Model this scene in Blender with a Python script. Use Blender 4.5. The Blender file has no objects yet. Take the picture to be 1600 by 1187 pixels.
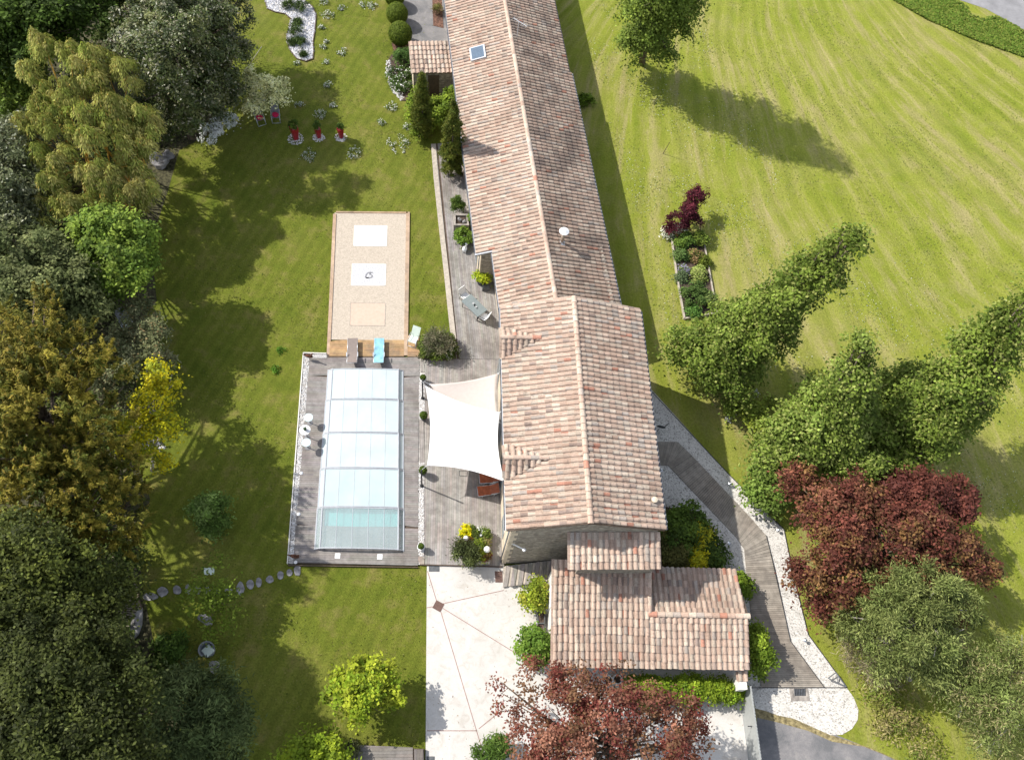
import bpy, math, random
import numpy as np
from mathutils import Vector, Matrix
S = bpy.context.scene
COL = S.collection
random.seed(7)
RNG = np.random.default_rng(11)
# ---------------------------------------------------------------- camera (drone, looking down and a little north)
H = 48.0
FPX, TILT, ROLL = 1303.643, 0.482765, 0.19283
R0 = np.array([1, 0, 0.]); U0 = np.array([0, math.cos(TILT), math.sin(TILT)]); F = np.array([0, math.sin(TILT), -math.cos(TILT)])
R = math.cos(ROLL)*R0+math.sin(ROLL)*U0
U = -math.sin(ROLL)*R0+math.cos(ROLL)*U0
cd = bpy.data.cameras.new('camera'); cam = bpy.data.objects.new('camera', cd); COL.objects.link(cam)
cam.matrix_world = Matrix(((R[0], U[0], -F[0], 0), (R[1], U[1], -F[1], 0), (R[2], U[2], -F[2], H), (0, 0, 0, 1)))
cd.sensor_fit = 'HORIZONTAL'; cd.sensor_width = 36; cd.lens = 36*FPX/1600
cd.clip_start = 0.5; cd.clip_end = 2000
S.camera = cam
# ---------------------------------------------------------------- light
SX, SY = 1.009, -0.215                      # shadow run per metre of height
SUN_EL = math.atan2(1, math.hypot(SX, SY))
sd = bpy.data.lights.new('sun', 'SUN'); sun = bpy.data.objects.new('sun', sd); COL.objects.link(sun)
sd.energy = 3.7; sd.angle = math.radians(0.6); sd.color = (1, 0.955, 0.88)
sun.location = (-60, 30, 60)
sun.rotation_euler = Vector((SX, SY, -1)).to_track_quat('-Z', 'Y').to_euler()
W = bpy.data.worlds.new('World'); S.world = W; W.use_nodes = True
wn = W.node_tree.nodes; wl = W.node_tree.links
bg = wn['Background']; sky = wn.new('ShaderNodeTexSky'); sky.sky_type = 'NISHITA'; sky.sun_disc = False
sky.sun_elevation = SUN_EL
sky.sun_rotation = math.atan2(-SX, -SY)      # azimuth of the sun from +Y, clockwise
hsv = wn.new('ShaderNodeHueSaturation'); hsv.inputs['Saturation'].default_value = 0.5   # camera balanced for the shade
wl.new(sky.outputs[0], hsv.inputs['Color']); wl.new(hsv.outputs[0], bg.inputs[0]); bg.inputs[1].default_value = 0.15
S.view_settings.view_transform = 'Standard'; S.view_settings.look = 'None'
S.view_settings.exposure = 0.76; S.view_settings.gamma = 1.0
S.cycles.max_bounces = 6; S.cycles.transparent_max_bounces = 12
S.cycles.diffuse_bounces = 3

def at(px, py, z=0.0):
    d = (px-800)/FPX*R-(py-593.5)/FPX*U+F
    s = (z-H)/d[2]
    return np.array([s*d[0], s*d[1], z])
def a2(px, py, z=0.0): return at(px, py, z)[:2]
def pts(L, z=0.0): return [a2(x, y, z) for x, y in L]

# ---------------------------------------------------------------- materials
def newmat(name):
    m = bpy.data.materials.new(name); m.use_nodes = True
    nt = m.node_tree; return m, nt, nt.nodes['Principled BSDF']
def nd(nt, t, **k):
    n = nt.nodes.new(t)
    for a, v in k.items():
        if a.startswith('i_'): n.inputs[a[2:].replace('_', ' ')].default_value = v
        else: setattr(n, a, v)
    return n
def mixc(nt, a, b, fac, mode='MIX'):
    n = nt.nodes.new('ShaderNodeMix'); n.data_type = 'RGBA'; n.blend_type = mode
    for s, v in ((6, a), (7, b), (0, fac)):
        if isinstance(v, (int, float)): n.inputs[s].default_value = v
        elif isinstance(v, (tuple, list)): n.inputs[s].default_value = (*v[:3], 1)
        else: nt.links.new(v, n.inputs[s])
    return n.outputs[2]
def coords(nt, scale=(1, 1, 1), rot=0.0):
    tc = nt.nodes.new('ShaderNodeTexCoord'); mp = nt.nodes.new('ShaderNodeMapping')
    mp.inputs['Scale'].default_value = scale; mp.inputs['Rotation'].default_value = (0, 0, rot)
    nt.links.new(tc.outputs['Object'], mp.inputs[0]); return mp.outputs[0]
def noise(nt, vec, scale, detail=4, rough=0.55, dist=0.0):
    n = nd(nt, 'ShaderNodeTexNoise', i_Scale=scale, i_Detail=detail, i_Roughness=rough, i_Distortion=dist)
    nt.links.new(vec, n.inputs['Vector']); return n.outputs['Fac']
def ramp(nt, fac, stops):
    r = nt.nodes.new('ShaderNodeValToRGB'); e = r.color_ramp.elements
    while len(e) < len(stops): e.new(0.5)
    for i, (p, c) in enumerate(stops):
        e[i].position = p; e[i].color = (*(c if isinstance(c, (tuple, list)) else (c, c, c)), 1)
    nt.links.new(fac, r.inputs[0]); return r.outputs[0]
def bump(nt, bs, h, st=0.3, d=0.05):
    b = nd(nt, 'ShaderNodeBump', i_Strength=st, i_Distance=d); nt.links.new(h, b.inputs['Height'])
    nt.links.new(b.outputs[0], bs.inputs['Normal'])
def plain(name, c, rough=0.6, metal=0.0, var=0.12, sc=6.0, bmp=0.0, spec=0.3):
    m, nt, b = newmat(name); v = coords(nt)
    f = noise(nt, v, sc, 5)
    lo = tuple(x*(1-var*1.6) for x in c); hi = tuple(min(1, x*(1+var)) for x in c)
    nt.links.new(ramp(nt, f, [(0.3, lo), (0.7, hi)]), b.inputs['Base Color'])
    b.inputs['Roughness'].default_value = rough; b.inputs['Metallic'].default_value = metal
    b.inputs['Specular IOR Level'].default_value = spec
    if bmp: bump(nt, b, noise(nt, v, sc*4, 4), bmp)
    return m
def attrmat(name, rough=0.7, var=0.25, sc=8.0, bmp=0.15, transl=0.0, spec=0.3, stretch=(1, 1, 1), rot=0.0, dirt=None):
    m, nt, b = newmat(name); v = coords(nt, stretch, rot)
    at_ = nd(nt, 'ShaderNodeAttribute', attribute_name='col')
    f = noise(nt, v, sc, 5, 0.6)
    c = mixc(nt, at_.outputs['Color'], ramp(nt, f, [(0.3, 1-var*1.5), (0.7, 1.0)]), 1.0, 'MULTIPLY')
    if dirt:
        c = mixc(nt, c, ramp(nt, noise(nt, coords(nt), 0.32, 5, 0.6, 0.4), [(0.35, (0.84, 0.80, 0.78)), (0.62, (1.0, 1.0, 1.0))]), 1.0, 'MULTIPLY')
        g = noise(nt, coords(nt), dirt[0], 6, 0.65)
        c = mixc(nt, c, dirt[1], ramp(nt, g, [(dirt[2], 0.0), (dirt[2]+0.12, dirt[3])]))
    nt.links.new(c, b.inputs['Base Color'])
    b.inputs['Roughness'].default_value = rough; b.inputs['Specular IOR Level'].default_value = spec
    if bmp: bump(nt, b, f, bmp)
    if transl:
        t = nt.nodes.new('ShaderNodeBsdfTranslucent'); mx = nt.nodes.new('ShaderNodeMixShader')
        nt.links.new(c, t.inputs[0]); mx.inputs[0].default_value = transl
        nt.links.new(b.outputs[0], mx.inputs[1]); nt.links.new(t.outputs[0], mx.inputs[2])
        nt.links.new(mx.outputs[0], nt.nodes['Material Output'].inputs[0])
    return m
M = {}
M['leaf'] = attrmat('leaf', 0.62, 0.1, 3, 0, 0.28, 0.14)
M['glossleaf'] = attrmat('gloss_leaf', 0.42, 0.1, 3, 0, 0.15, 0.32)
M['petal'] = attrmat('petal', 0.7, 0.05, 3, 0, 0.25, 0.2)
M['tile'] = attrmat('roof_tile', 0.85, 0.22, 14, 0.2, 0, 0.2, dirt=(2.2, (0.10, 0.075, 0.06), 0.58, 0.6))
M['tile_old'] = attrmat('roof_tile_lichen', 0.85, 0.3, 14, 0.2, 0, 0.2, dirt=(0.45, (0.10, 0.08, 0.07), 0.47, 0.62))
M['plank'] = attrmat('deck_plank', 0.75, 0.25, 3.0, 0.1, 0, 0.3, stretch=(1, 1, 1), dirt=(0.5, (0.13, 0.115, 0.10), 0.52, 0.5))
M['stone'] = attrmat('pebble', 0.7, 0.15, 9, 0, 0, 0.3)
M['bark'] = plain('bark', (0.13, 0.10, 0.075), 0.9, var=0.4, sc=5, bmp=0.5)
M['palebark'] = plain('pale_bark', (0.42, 0.38, 0.34), 0.9, var=0.3, sc=5)
M['culm'] = plain('culm', (0.42, 0.25, 0.04), 0.5, var=0.2)
M['render'] = plain('cream_render', (0.58, 0.49, 0.37), 0.9, var=0.14, sc=1.3, bmp=0.2)
M['white'] = plain('white_paint', (0.78, 0.78, 0.78), 0.5, var=0.04)
M['offwhite'] = plain('lime_wash', (0.70, 0.67, 0.62), 0.8, var=0.08, sc=2)
M['dark'] = plain('dark_metal', (0.05, 0.052, 0.055), 0.5, 0.3)
M['zinc'] = plain('zinc', (0.30, 0.31, 0.33), 0.4, 0.7, var=0.15)
M['alu'] = plain('aluminium', (0.55, 0.57, 0.60), 0.4, 0.5, var=0.08)
M['frame'] = plain('anodised_frame', (0.42, 0.44, 0.47), 0.45, 0.2, var=0.06)
M['pipe'] = plain('dull_flue', (0.42, 0.33, 0.26), 0.4, 0.4, var=0.2)
M['stemgrey'] = plain('brushed_stem', (0.17, 0.17, 0.18), 0.5, 0.2, var=0.1)
M['steel'] = plain('steel', (0.62, 0.63, 0.65), 0.25, 0.9, var=0.1)
M['greygate'] = plain('grey_gate_paint', (0.33, 0.34, 0.33), 0.5, 0.1, var=0.06)
M['rust'] = plain('rusty_iron', (0.13, 0.055, 0.035), 0.8, 0.2, var=0.4, sc=12)
M['brown'] = plain('brown_mat', (0.14, 0.085, 0.07), 0.9, var=0.15)
M['slate'] = plain('slate', (0.10, 0.105, 0.11), 0.7, var=0.2)
M['soil'] = plain('soil', (0.085, 0.06, 0.045), 0.95, var=0.4, sc=5, bmp=0.6)
M['mulch'] = plain('bark_mulch', (0.16, 0.085, 0.06), 0.95, var=0.5, sc=9, bmp=0.8)
M['red'] = plain('red_glaze', (0.32, 0.015, 0.025), 0.3, var=0.08, spec=0.5)
M['pink'] = plain('pink_cushion', (0.62, 0.02, 0.09), 0.8, var=0.06)
M['greycloth'] = plain('grey_textilene', (0.20, 0.21, 0.23), 0.8, var=0.08)
M['brownsling'] = plain('taupe_sling', (0.23, 0.19, 0.17), 0.8, var=0.06)
M['bluesling'] = plain('blue_towel', (0.24, 0.47, 0.58), 0.85, var=0.2, sc=3)
M['terraw'] = plain('oiled_wood', (0.33, 0.09, 0.04), 0.5, var=0.2, sc=8)
M['tabletop'] = plain('grey_tabletop', (0.19, 0.22, 0.22), 0.35, var=0.05)
M['mint'] = plain('pale_cushion', (0.62, 0.70, 0.62), 0.8, var=0.05)
M['sail'] = plain('white_sailcloth', (0.72, 0.73, 0.74), 0.8, var=0.02)
M['sailb'] = plain('beige_sailcloth', (0.46, 0.41, 0.38), 0.8, var=0.03)
M['sand'] = plain('court_sand', (0.47, 0.405, 0.33), 0.95, var=0.13, sc=12, bmp=0.3)
M['creamslab'] = plain('cream_slab', (0.62, 0.585, 0.515), 0.8, var=0.04)
M['whitechip'] = plain('white_chippings', (0.54, 0.54, 0.55), 0.9, var=0.22, sc=16, bmp=0.4)
M['pinkslab'] = plain('peach_slab', (0.56, 0.41, 0.325), 0.8, var=0.05)
M['gravelline'] = plain('grey_stone_letters', (0.27, 0.27, 0.29), 0.9, var=0.2, sc=16)
M['joint'] = plain('brick_joint', (0.31, 0.19, 0.165), 0.9, var=0.2)
M['asphalt_r'] = plain('pale_asphalt', (0.24, 0.235, 0.24), 0.9, var=0.15, sc=1.0, bmp=0.2)
M['coping'] = plain('pool_lining', (0.50, 0.66, 0.66), 0.6, var=0.05)
M['planter'] = plain('planter_concrete', (0.30, 0.27, 0.24), 0.9, var=0.3, sc=4, bmp=0.4)
M['beige_board'] = plain('weathered_board', (0.42, 0.37, 0.31), 0.8, var=0.15, sc=5)
M['shutter'] = plain('pale_shutter', (0.40, 0.42, 0.42), 0.6, var=0.06)
M['timber'] = plain('dark_timber', (0.10, 0.07, 0.05), 0.7, var=0.2)
M['dry'] = plain('dry_grass', (0.27, 0.22, 0.11), 0.95, var=0.4, sc=6, bmp=0.6)
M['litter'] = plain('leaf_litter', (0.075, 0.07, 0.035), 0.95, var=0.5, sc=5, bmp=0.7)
M['rock'] = plain('grey_rock', (0.27, 0.26, 0.26), 0.9, var=0.35, sc=3, bmp=0.6)

def water_mat():
    m, nt, b = newmat('pool_water')
    b.inputs['Base Color'].default_value = (0.16, 0.62, 0.60, 1); b.inputs['Roughness'].default_value = 0.08
    bump(nt, b, noise(nt, coords(nt), 3.0, 3), 0.25); return m
M['water'] = water_mat()
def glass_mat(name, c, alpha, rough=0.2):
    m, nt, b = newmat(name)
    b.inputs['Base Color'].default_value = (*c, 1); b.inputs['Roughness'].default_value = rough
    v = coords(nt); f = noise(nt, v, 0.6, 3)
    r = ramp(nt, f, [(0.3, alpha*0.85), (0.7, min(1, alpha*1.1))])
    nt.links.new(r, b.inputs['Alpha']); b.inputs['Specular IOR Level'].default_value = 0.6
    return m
M['poly'] = glass_mat('sky_white_polycarbonate', (0.56, 0.64, 0.65), 0.84)  # cloudy sky reflection painted into clear panels as whitish colour and opacity
M['poly_mid'] = glass_mat('half_sky_white_polycarbonate', (0.54, 0.64, 0.65), 0.76)  # same painted sky reflection, a little weaker
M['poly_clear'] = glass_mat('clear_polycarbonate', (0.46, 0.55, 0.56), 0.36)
M['frosted'] = glass_mat('frosted_glass', (0.62, 0.78, 0.80), 0.9)
def window_mat():
    m, nt, b = newmat('window_glass'); b.inputs['Base Color'].default_value = (0.10, 0.15, 0.19, 1)
    b.inputs['Roughness'].default_value = 0.06; b.inputs['Specular IOR Level'].default_value = 0.9
    nt.links.new(ramp(nt, noise(nt, coords(nt), 1.5, 2), [(0.3, (0.09, 0.14, 0.17)), (0.7, (0.13, 0.19, 0.23))]), b.inputs['Base Color']); return m
M['glass'] = window_mat()
M['skyglass'] = plain('skylight_blind', (0.09, 0.13, 0.18), 0.15, var=0.1, spec=0.8)

def stone_wall():
    m, nt, b = newmat('rubble_stone'); v = coords(nt, (1, 1, 2.2))
    w = nt.nodes.new('ShaderNodeTexVoronoi'); w.inputs['Scale'].default_value = 4.2; w.inputs['Randomness'].default_value = 0.9
    nt.links.new(v, w.inputs['Vector'])
    e = nt.nodes.new('ShaderNodeTexVoronoi'); e.feature = 'DISTANCE_TO_EDGE'; e.inputs['Scale'].default_value = 4.2
    nt.links.new(v, e.inputs['Vector'])
    sep = nt.nodes.new('ShaderNodeSeparateColor'); nt.links.new(w.outputs['Color'], sep.inputs[0])
    c = ramp(nt, sep.outputs[0], [(0.0, (0.20, 0.17, 0.14)), (0.5, (0.33, 0.29, 0.24)), (1.0, (0.44, 0.40, 0.33))])
    c = mixc(nt, (0.30, 0.26, 0.20), c, ramp(nt, e.outputs['Distance'], [(0.02, 0.0), (0.07, 1.0)]))
    c = mixc(nt, c, ramp(nt, noise(nt, coords(nt), 6, 5), [(0.3, 0.65), (0.7, 1.0)]), 1.0, 'MULTIPLY')
    nt.links.new(c, b.inputs['Base Color']); b.inputs['Roughness'].default_value = 0.95
    bump(nt, b, e.outputs['Distance'], 0.8, 0.06); return m
M['rubble'] = stone_wall()

def grass_lawn():
    m, nt, b = newmat('garden_grass'); v = coords(nt)
    big = noise(nt, v, 0.16, 5, 0.6, 0.4); mid = noise(nt, v, 0.75, 5, 0.65); fine = noise(nt, v, 9.0, 6, 0.75)
    c = ramp(nt, big, [(0.32, (0.098, 0.128, 0.014)), (0.5, (0.148, 0.168, 0.022)), (0.66, (0.21, 0.205, 0.048))])
    c2 = ramp(nt, mid, [(0.3, (0.078, 0.116, 0.011)), (0.52, (0.142, 0.165, 0.022)), (0.70, (0.25, 0.20, 0.075))])
    c = mixc(nt, c, c2, 0.55)
    c = mixc(nt, c, ramp(nt, fine, [(0.25, 0.45), (0.5, 0.95), (0.78, 1.35)]), 1.0, 'MULTIPLY')
    # mower stripes, faint
    w = nd(nt, 'ShaderNodeTexWave', i_Scale=0.45, i_Distortion=2.5, i_Detail=2.0); w.inputs['Detail Scale'].default_value = 0.6
    nt.links.new(coords(nt, rot=0.2), w.inputs['Vector'])
    c = mixc(nt, c, ramp(nt, w.outputs['Fac'], [(0.2, 0.93), (0.8, 1.05)]), 1.0, 'MULTIPLY')
    nt.links.new(c, b.inputs['Base Color']); b.inputs['Roughness'].default_value = 0.9; b.inputs['Specular IOR Level'].default_value = 0.1
    bump(nt, b, noise(nt, v, 14.0, 5, 0.8), 0.9, 0.08); return m
M['lawn'] = grass_lawn()
def grass_field():
    m, nt, b = newmat('mown_field'); v = coords(nt)
    big = noise(nt, v, 0.09, 5, 0.6, 0.5); mid = noise(nt, v, 0.5, 6, 0.7, 0.3); fine = noise(nt, v, 7.0, 6, 0.8)
    sep = nt.nodes.new('ShaderNodeSeparateXYZ'); nt.links.new(v, sep.inputs[0])
    def mth(op, a, bb=None):
        n = nt.nodes.new('ShaderNodeMath'); n.operation = op
        for i, x in enumerate((a, bb)):
            if x is None: continue
            if isinstance(x, (int, float)): n.inputs[i].default_value = x
            else: nt.links.new(x, n.inputs[i])
        return n.outputs[0]
    # mower passes: a fan of long lines that bend round at the top of the field
    P = a2(930, -330)
    dx = mth('SUBTRACT', sep.outputs[0], float(P[0])); dy = mth('SUBTRACT', sep.outputs[1], float(P[1]))
    ang = mth('ARCTAN2', dy, dx)
    rad = mth('SQRT', mth('ADD', mth('MULTIPLY', dx, dx), mth('MULTIPLY', dy, dy)))
    ang = mth('SUBTRACT', ang, mth('MULTIPLY', mth('POWER', 2.718, mth('MULTIPLY', mth('SUBTRACT', rad, 22.0), -0.14)), 0.55))
    ang = mth('ADD', ang, mth('MULTIPLY', noise(nt, v, 0.07, 2), 0.05))
    cmb = nt.nodes.new('ShaderNodeCombineXYZ')
    nt.links.new(mth('MULTIPLY', ang, 26.0), cmb.inputs[0]); nt.links.new(mth('MULTIPLY', rad, 0.07), cmb.inputs[1])
    st = noise(nt, cmb.outputs[0], 1.5, 6, 0.72, 0.2)
    sn = mth('SINE', mth('MULTIPLY', ang, 190.0))
    c = ramp(nt, big, [(0.34, (0.172, 0.210, 0.022)), (0.48, (0.238, 0.256, 0.040)), (0.62, (0.31, 0.265, 0.11))])
    c2 = ramp(nt, mid, [(0.32, (0.150, 0.200, 0.015)), (0.5, (0.238, 0.256, 0.040)), (0.66, (0.35, 0.29, 0.145))])
    c = mixc(nt, c, c2, 0.5)
    c3 = ramp(nt, st, [(0.34, (0.135, 0.188, 0.012)), (0.5, (0.230, 0.252, 0.035)), (0.64, (0.38, 0.31, 0.16))])
    c = mixc(nt, c, c3, 0.5)
    c = mixc(nt, c, ramp(nt, mth('ADD', mth('MULTIPLY', sn, 0.5), 0.5), [(0.1, 0.93), (0.9, 1.04)]), 1.0, 'MULTIPLY')
    c = mixc(nt, c, ramp(nt, fine, [(0.25, 0.5), (0.5, 0.96), (0.78, 1.4)]), 1.0, 'MULTIPLY')
    nt.links.new(c, b.inputs['Base Color']); b.inputs['Roughness'].default_value = 0.9; b.inputs['Specular IOR Level'].default_value = 0.1
    bump(nt, b, noise(nt, v, 12.0, 5, 0.8), 0.8, 0.08); return m
M['field'] = grass_field()
def gravel_mat(name, lo, mid, hi, sc=16.0):
    m, nt, b = newmat(name); v = coords(nt)
    w = nt.nodes.new('ShaderNodeTexVoronoi'); w.inputs['Scale'].default_value = sc; nt.links.new(v, w.inputs['Vector'])
    sep = nt.nodes.new('ShaderNodeSeparateColor'); nt.links.new(w.outputs['Color'], sep.inputs[0])
    c = ramp(nt, sep.outputs[0], [(0.0, lo), (0.25, mid), (1.0, hi)])
    c = mixc(nt, c, ramp(nt, noise(nt, v, 1.3, 5), [(0.3, 0.82), (0.7, 1.0)]), 1.0, 'MULTIPLY')
    nt.links.new(c, b.inputs['Base Color']); b.inputs['Roughness'].default_value = 0.9
    bump(nt, b, w.outputs['Distance'], 0.5, 0.05); return m
M['gravel'] = gravel_mat('pale_gravel', (0.27, 0.25, 0.22), (0.54, 0.51, 0.465), (0.72, 0.69, 0.64))
def patio_mat():
    m, nt, b = newmat('pale_concrete'); v = coords(nt)
    c = ramp(nt, noise(nt, v, 0.45, 6, 0.6, 0.3), [(0.3, (0.50, 0.475, 0.44)), (0.55, (0.57, 0.545, 0.51)), (0.75, (0.56, 0.52, 0.465))])
    c = mixc(nt, c, ramp(nt, noise(nt, v, 22, 5, 0.8), [(0.3, 0.85), (0.6, 1.0)]), 1.0, 'MULTIPLY')
    c = mixc(nt, c, ramp(nt, noise(nt, v, 1.7, 7, 0.7, 1.2), [(0.34, (0.87, 0.845, 0.81)), (0.50, (1.0, 1.0, 1.0))]), 1.0, 'MULTIPLY')
    nt.links.new(c, b.inputs['Base Color']); b.inputs['Roughness'].default_value = 0.85; bump(nt, b, noise(nt, v, 30, 4), 0.15); return m
M['patio'] = patio_mat()
def drive_mat():
    m, nt, b = newmat('old_asphalt'); v = coords(nt)
    c = ramp(nt, noise(nt, v, 0.6, 6, 0.7, 0.4), [(0.38, (0.14, 0.14, 0.145)), (0.56, (0.22, 0.21, 0.21)), (0.75, (0.36, 0.33, 0.30))])
    c = mixc(nt, c, ramp(nt, noise(nt, v, 18, 5, 0.8), [(0.3, 0.75), (0.6, 1.0)]), 1.0, 'MULTIPLY')
    nt.links.new(c, b.inputs['Base Color']); b.inputs['Roughness'].default_value = 0.9; bump(nt, b, noise(nt, v, 30, 4), 0.25); return m
M['drive'] = drive_mat()

# ---------------------------------------------------------------- objects
def tag(o, label=None, cat=None, group=None, kind=None):
    if label: o['label'] = label
    if cat: o['category'] = cat
    if group: o['group'] = group
    if kind: o['kind'] = kind
    return o
def thing(name, label, cat, loc, group=None):
    o = bpy.data.objects.new(name, None); COL.objects.link(o); o.location = (float(loc[0]), float(loc[1]), float(loc[2]) if len(loc) > 2 else 0)
    o.empty_display_size = 0.3
    return tag(o, label, cat, group)
def base_of(o):
    while o.parent: o = o.parent
    return np.array(o.location)
class MB:
    def __init__(s): s.v = []; s.f = []; s.c = []; s.n = 0
    def add(s, v, f, c=None):
        v = [tuple(map(float, p)) for p in v]
        s.v += v; s.f += [tuple(i+s.n for i in q) for q in f]; s.n += len(v)
        if c is not None: s.c += [tuple(c)]*len(v)
        return s
    def prism(s, poly, z0, z1, c=None):
        n = len(poly)
        zz0 = z0 if hasattr(z0, '__len__') else [z0]*n; zz1 = z1 if hasattr(z1, '__len__') else [z1]*n
        a = sum(poly[i][0]*poly[(i+1) % n][1]-poly[(i+1) % n][0]*poly[i][1] for i in range(n))
        idx = list(range(n)) if a > 0 else list(range(n))[::-1]
        poly = [poly[i] for i in idx]; zz0 = [zz0[i] for i in idx]; zz1 = [zz1[i] for i in idx]
        v = [(p[0], p[1], z) for p, z in zip(poly, zz0)]+[(p[0], p[1], z) for p, z in zip(poly, zz1)]
        f = [tuple(range(n))[::-1], tuple(range(n, 2*n))]+[(i, (i+1) % n, n+(i+1) % n, n+i) for i in range(n)]
        return s.add(v, f, c)
    def box(s, c, size, rz=0.0, col=None, rx=0.0, ry=0.0):
        m = Matrix.Rotation(rz, 3, 'Z') @ Matrix.Rotation(rx, 3, 'X') @ Matrix.Rotation(ry, 3, 'Y')
        v = []
        for dz in (-.5, .5):
            for dx, dy in ((-.5, -.5), (.5, -.5), (.5, .5), (-.5, .5)):
                q = m @ Vector((dx*size[0], dy*size[1], dz*size[2])); v.append((c[0]+q.x, c[1]+q.y, c[2]+q.z))
        return s.add(v, [(3, 2, 1, 0), (4, 5, 6, 7), (0, 1, 5, 4), (1, 2, 6, 5), (2, 3, 7, 6), (3, 0, 4, 7)], col)
    def tube(s, p0, p1, r0, r1=None, n=8, col=None):
        r1 = r0 if r1 is None else r1
        p0 = Vector(p0); p1 = Vector(p1); d = (p1-p0)
        if d.length < 1e-6: return s
        q = d.to_track_quat('Z', 'Y'); v = []
        for p, r in ((p0, r0), (p1, r1)):
            for i in range(n):
                a = 2*math.pi*i/n; w = q @ Vector((math.cos(a)*r, math.sin(a)*r, 0)); v.append(p+w)
        return s.add(v, [tuple(range(n))[::-1], tuple(range(n, 2*n))]+[(i, (i+1) % n, n+(i+1) % n, n+i) for i in range(n)], col)
    def path(s, P, r, n=6, col=None):
        for i in range(len(P)-1):
            rr = r if not hasattr(r, '__len__') else r[i]; r2 = r if not hasattr(r, '__len__') else r[i+1]
            s.tube(P[i], P[i+1], rr, r2, n, col)
        return s
    def lathe(s, c, prof, n=20, col=None, sx=1, sy=1):
        v = []; f = []; k = len(prof)
        for r, z in prof:
            for i in range(n):
                a = 2*math.pi*i/n; v.append((c[0]+r*sx*math.cos(a), c[1]+r*sy*math.sin(a), c[2]+z))
        for j in range(k-1):
            for i in range(n): f.append((j*n+i, j*n+(i+1) % n, (j+1)*n+(i+1) % n, (j+1)*n+i))
        f.append(tuple(range(n))[::-1]); f.append(tuple(range((k-1)*n, k*n)))
        return s.add(v, f, col)
    def blob(s, c, r, n=10, m=6, seed=0, amp=0.15, col=None, flat=1.0):
        rg = random.Random(seed); ph = [rg.uniform(0, 6.3) for _ in range(4)]; v = []; f = []
        for j in range(m+1):
            th = math.pi*j/m
            for i in range(n):
                a = 2*math.pi*i/n
                k = 1+amp*(math.sin(2*a+ph[0]+th)+0.6*math.sin(3*a+ph[1]-2*th)+0.5*math.cos(4*th+ph[2]))
                v.append((c[0]+r[0]*k*math.sin(th)*math.cos(a), c[1]+r[1]*k*math.sin(th)*math.sin(a), c[2]+r[2]*k*math.cos(th)*flat))
        for j in range(m):
            for i in range(n): f.append((j*n+i, (j+1)*n+i, (j+1)*n+(i+1) % n, j*n+(i+1) % n))
        return s.add(v, f, col)
    def build(s, name, mat, parent=None, loc=None, smooth=False, bevel=0.0):
        o0 = base_of(parent) if parent is not None else (np.array([*loc, 0.0][:3], float) if loc is not None else np.zeros(3))
        me = bpy.data.meshes.new(name)
        me.from_pydata([(a-o0[0], b-o0[1], c-o0[2]) for a, b, c in s.v], [], s.f)
        if s.c and len(s.c) == len(s.v):
            at_ = me.attributes.new('col', 'FLOAT_COLOR', 'POINT')
            at_.data.foreach_set('color', np.array([(c[0], c[1], c[2], 1) for c in s.c], np.float32).ravel())
        me.materials.append(M[mat]); me.validate(); me.update()
        if smooth: me.polygons.foreach_set('use_smooth', [True]*len(me.polygons))
        o = bpy.data.objects.new(name, me); COL.objects.link(o)
        if parent is not None: o.parent = parent
        elif loc is not None: o.location = [float(x) for x in o0]
        if bevel:
            b = o.modifiers.new('bevel', 'BEVEL'); b.width = bevel; b.segments = 2; b.limit_method = 'ANGLE'
        return o
def struct(name, mb, mat): return tag(mb.build(name, mat), kind='structure')
def copy_tree(o, parent=None):
    c = o.copy(); COL.objects.link(c)
    if parent: c.parent = parent
    for ch in list(o.children): copy_tree(ch, c)
    return c
def place(o, xy, rz=0.0, label=None, z=0.0):
    o.location = (float(xy[0]), float(xy[1]), z); o.rotation_euler = (0, 0, rz)
    if label: o['label'] = label
    return o
def ang_px(p, q, z=0.0):           # world heading of the line from pixel p to pixel q
    a = at(*p, z); b = at(*q, z); return math.atan2(b[1]-a[1], b[0]-a[0])

# numpy leaf cloud: quads with one colour per leaf
def leafmesh(name, mat, parent, P, L, Wd, nrm, along, colr):
    n = len(P); o0 = base_of(parent)
    nrm = nrm/np.linalg.norm(nrm, axis=1, keepdims=True)
    along = along-(along*nrm).sum(1, keepdims=True)*nrm
    along /= np.linalg.norm(along, axis=1, keepdims=True)+1e-9
    side = np.cross(nrm, along)
    L = np.asarray(L).reshape(-1, 1); Wd = np.asarray(Wd).reshape(-1, 1)
    V = np.empty((n, 4, 3), np.float32); P = P-o0
    V[:, 0] = P-along*L*.5; V[:, 1] = P+side*Wd*.5-nrm*Wd*.12; V[:, 2] = P+along*L*.5-nrm*L*.12; V[:, 3] = P-side*Wd*.5-nrm*Wd*.12
    me = bpy.data.meshes.new(name); me.vertices.add(n*4); me.vertices.foreach_set('co', V.ravel())
    me.loops.add(n*4); me.loops.foreach_set('vertex_index', np.arange(n*4, dtype=np.int32))
    me.polygons.add(n); me.polygons.foreach_set('loop_start', np.arange(0, n*4, 4, dtype=np.int32))
    a = me.attributes.new('col', 'FLOAT_COLOR', 'POINT')
    C = np.ones((n, 4, 4), np.float32); C[:, :, :3] = colr[:, None, :]
    a.data.foreach_set('color', C.ravel()); me.materials.append(M[mat]); me.update(calc_edges=True)
    o = bpy.data.objects.new(name, me); COL.objects.link(o); o.parent = parent; return o
def rdir(n): v = RNG.normal(size=(n, 3)); return v/np.linalg.norm(v, axis=1, keepdims=True)
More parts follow.
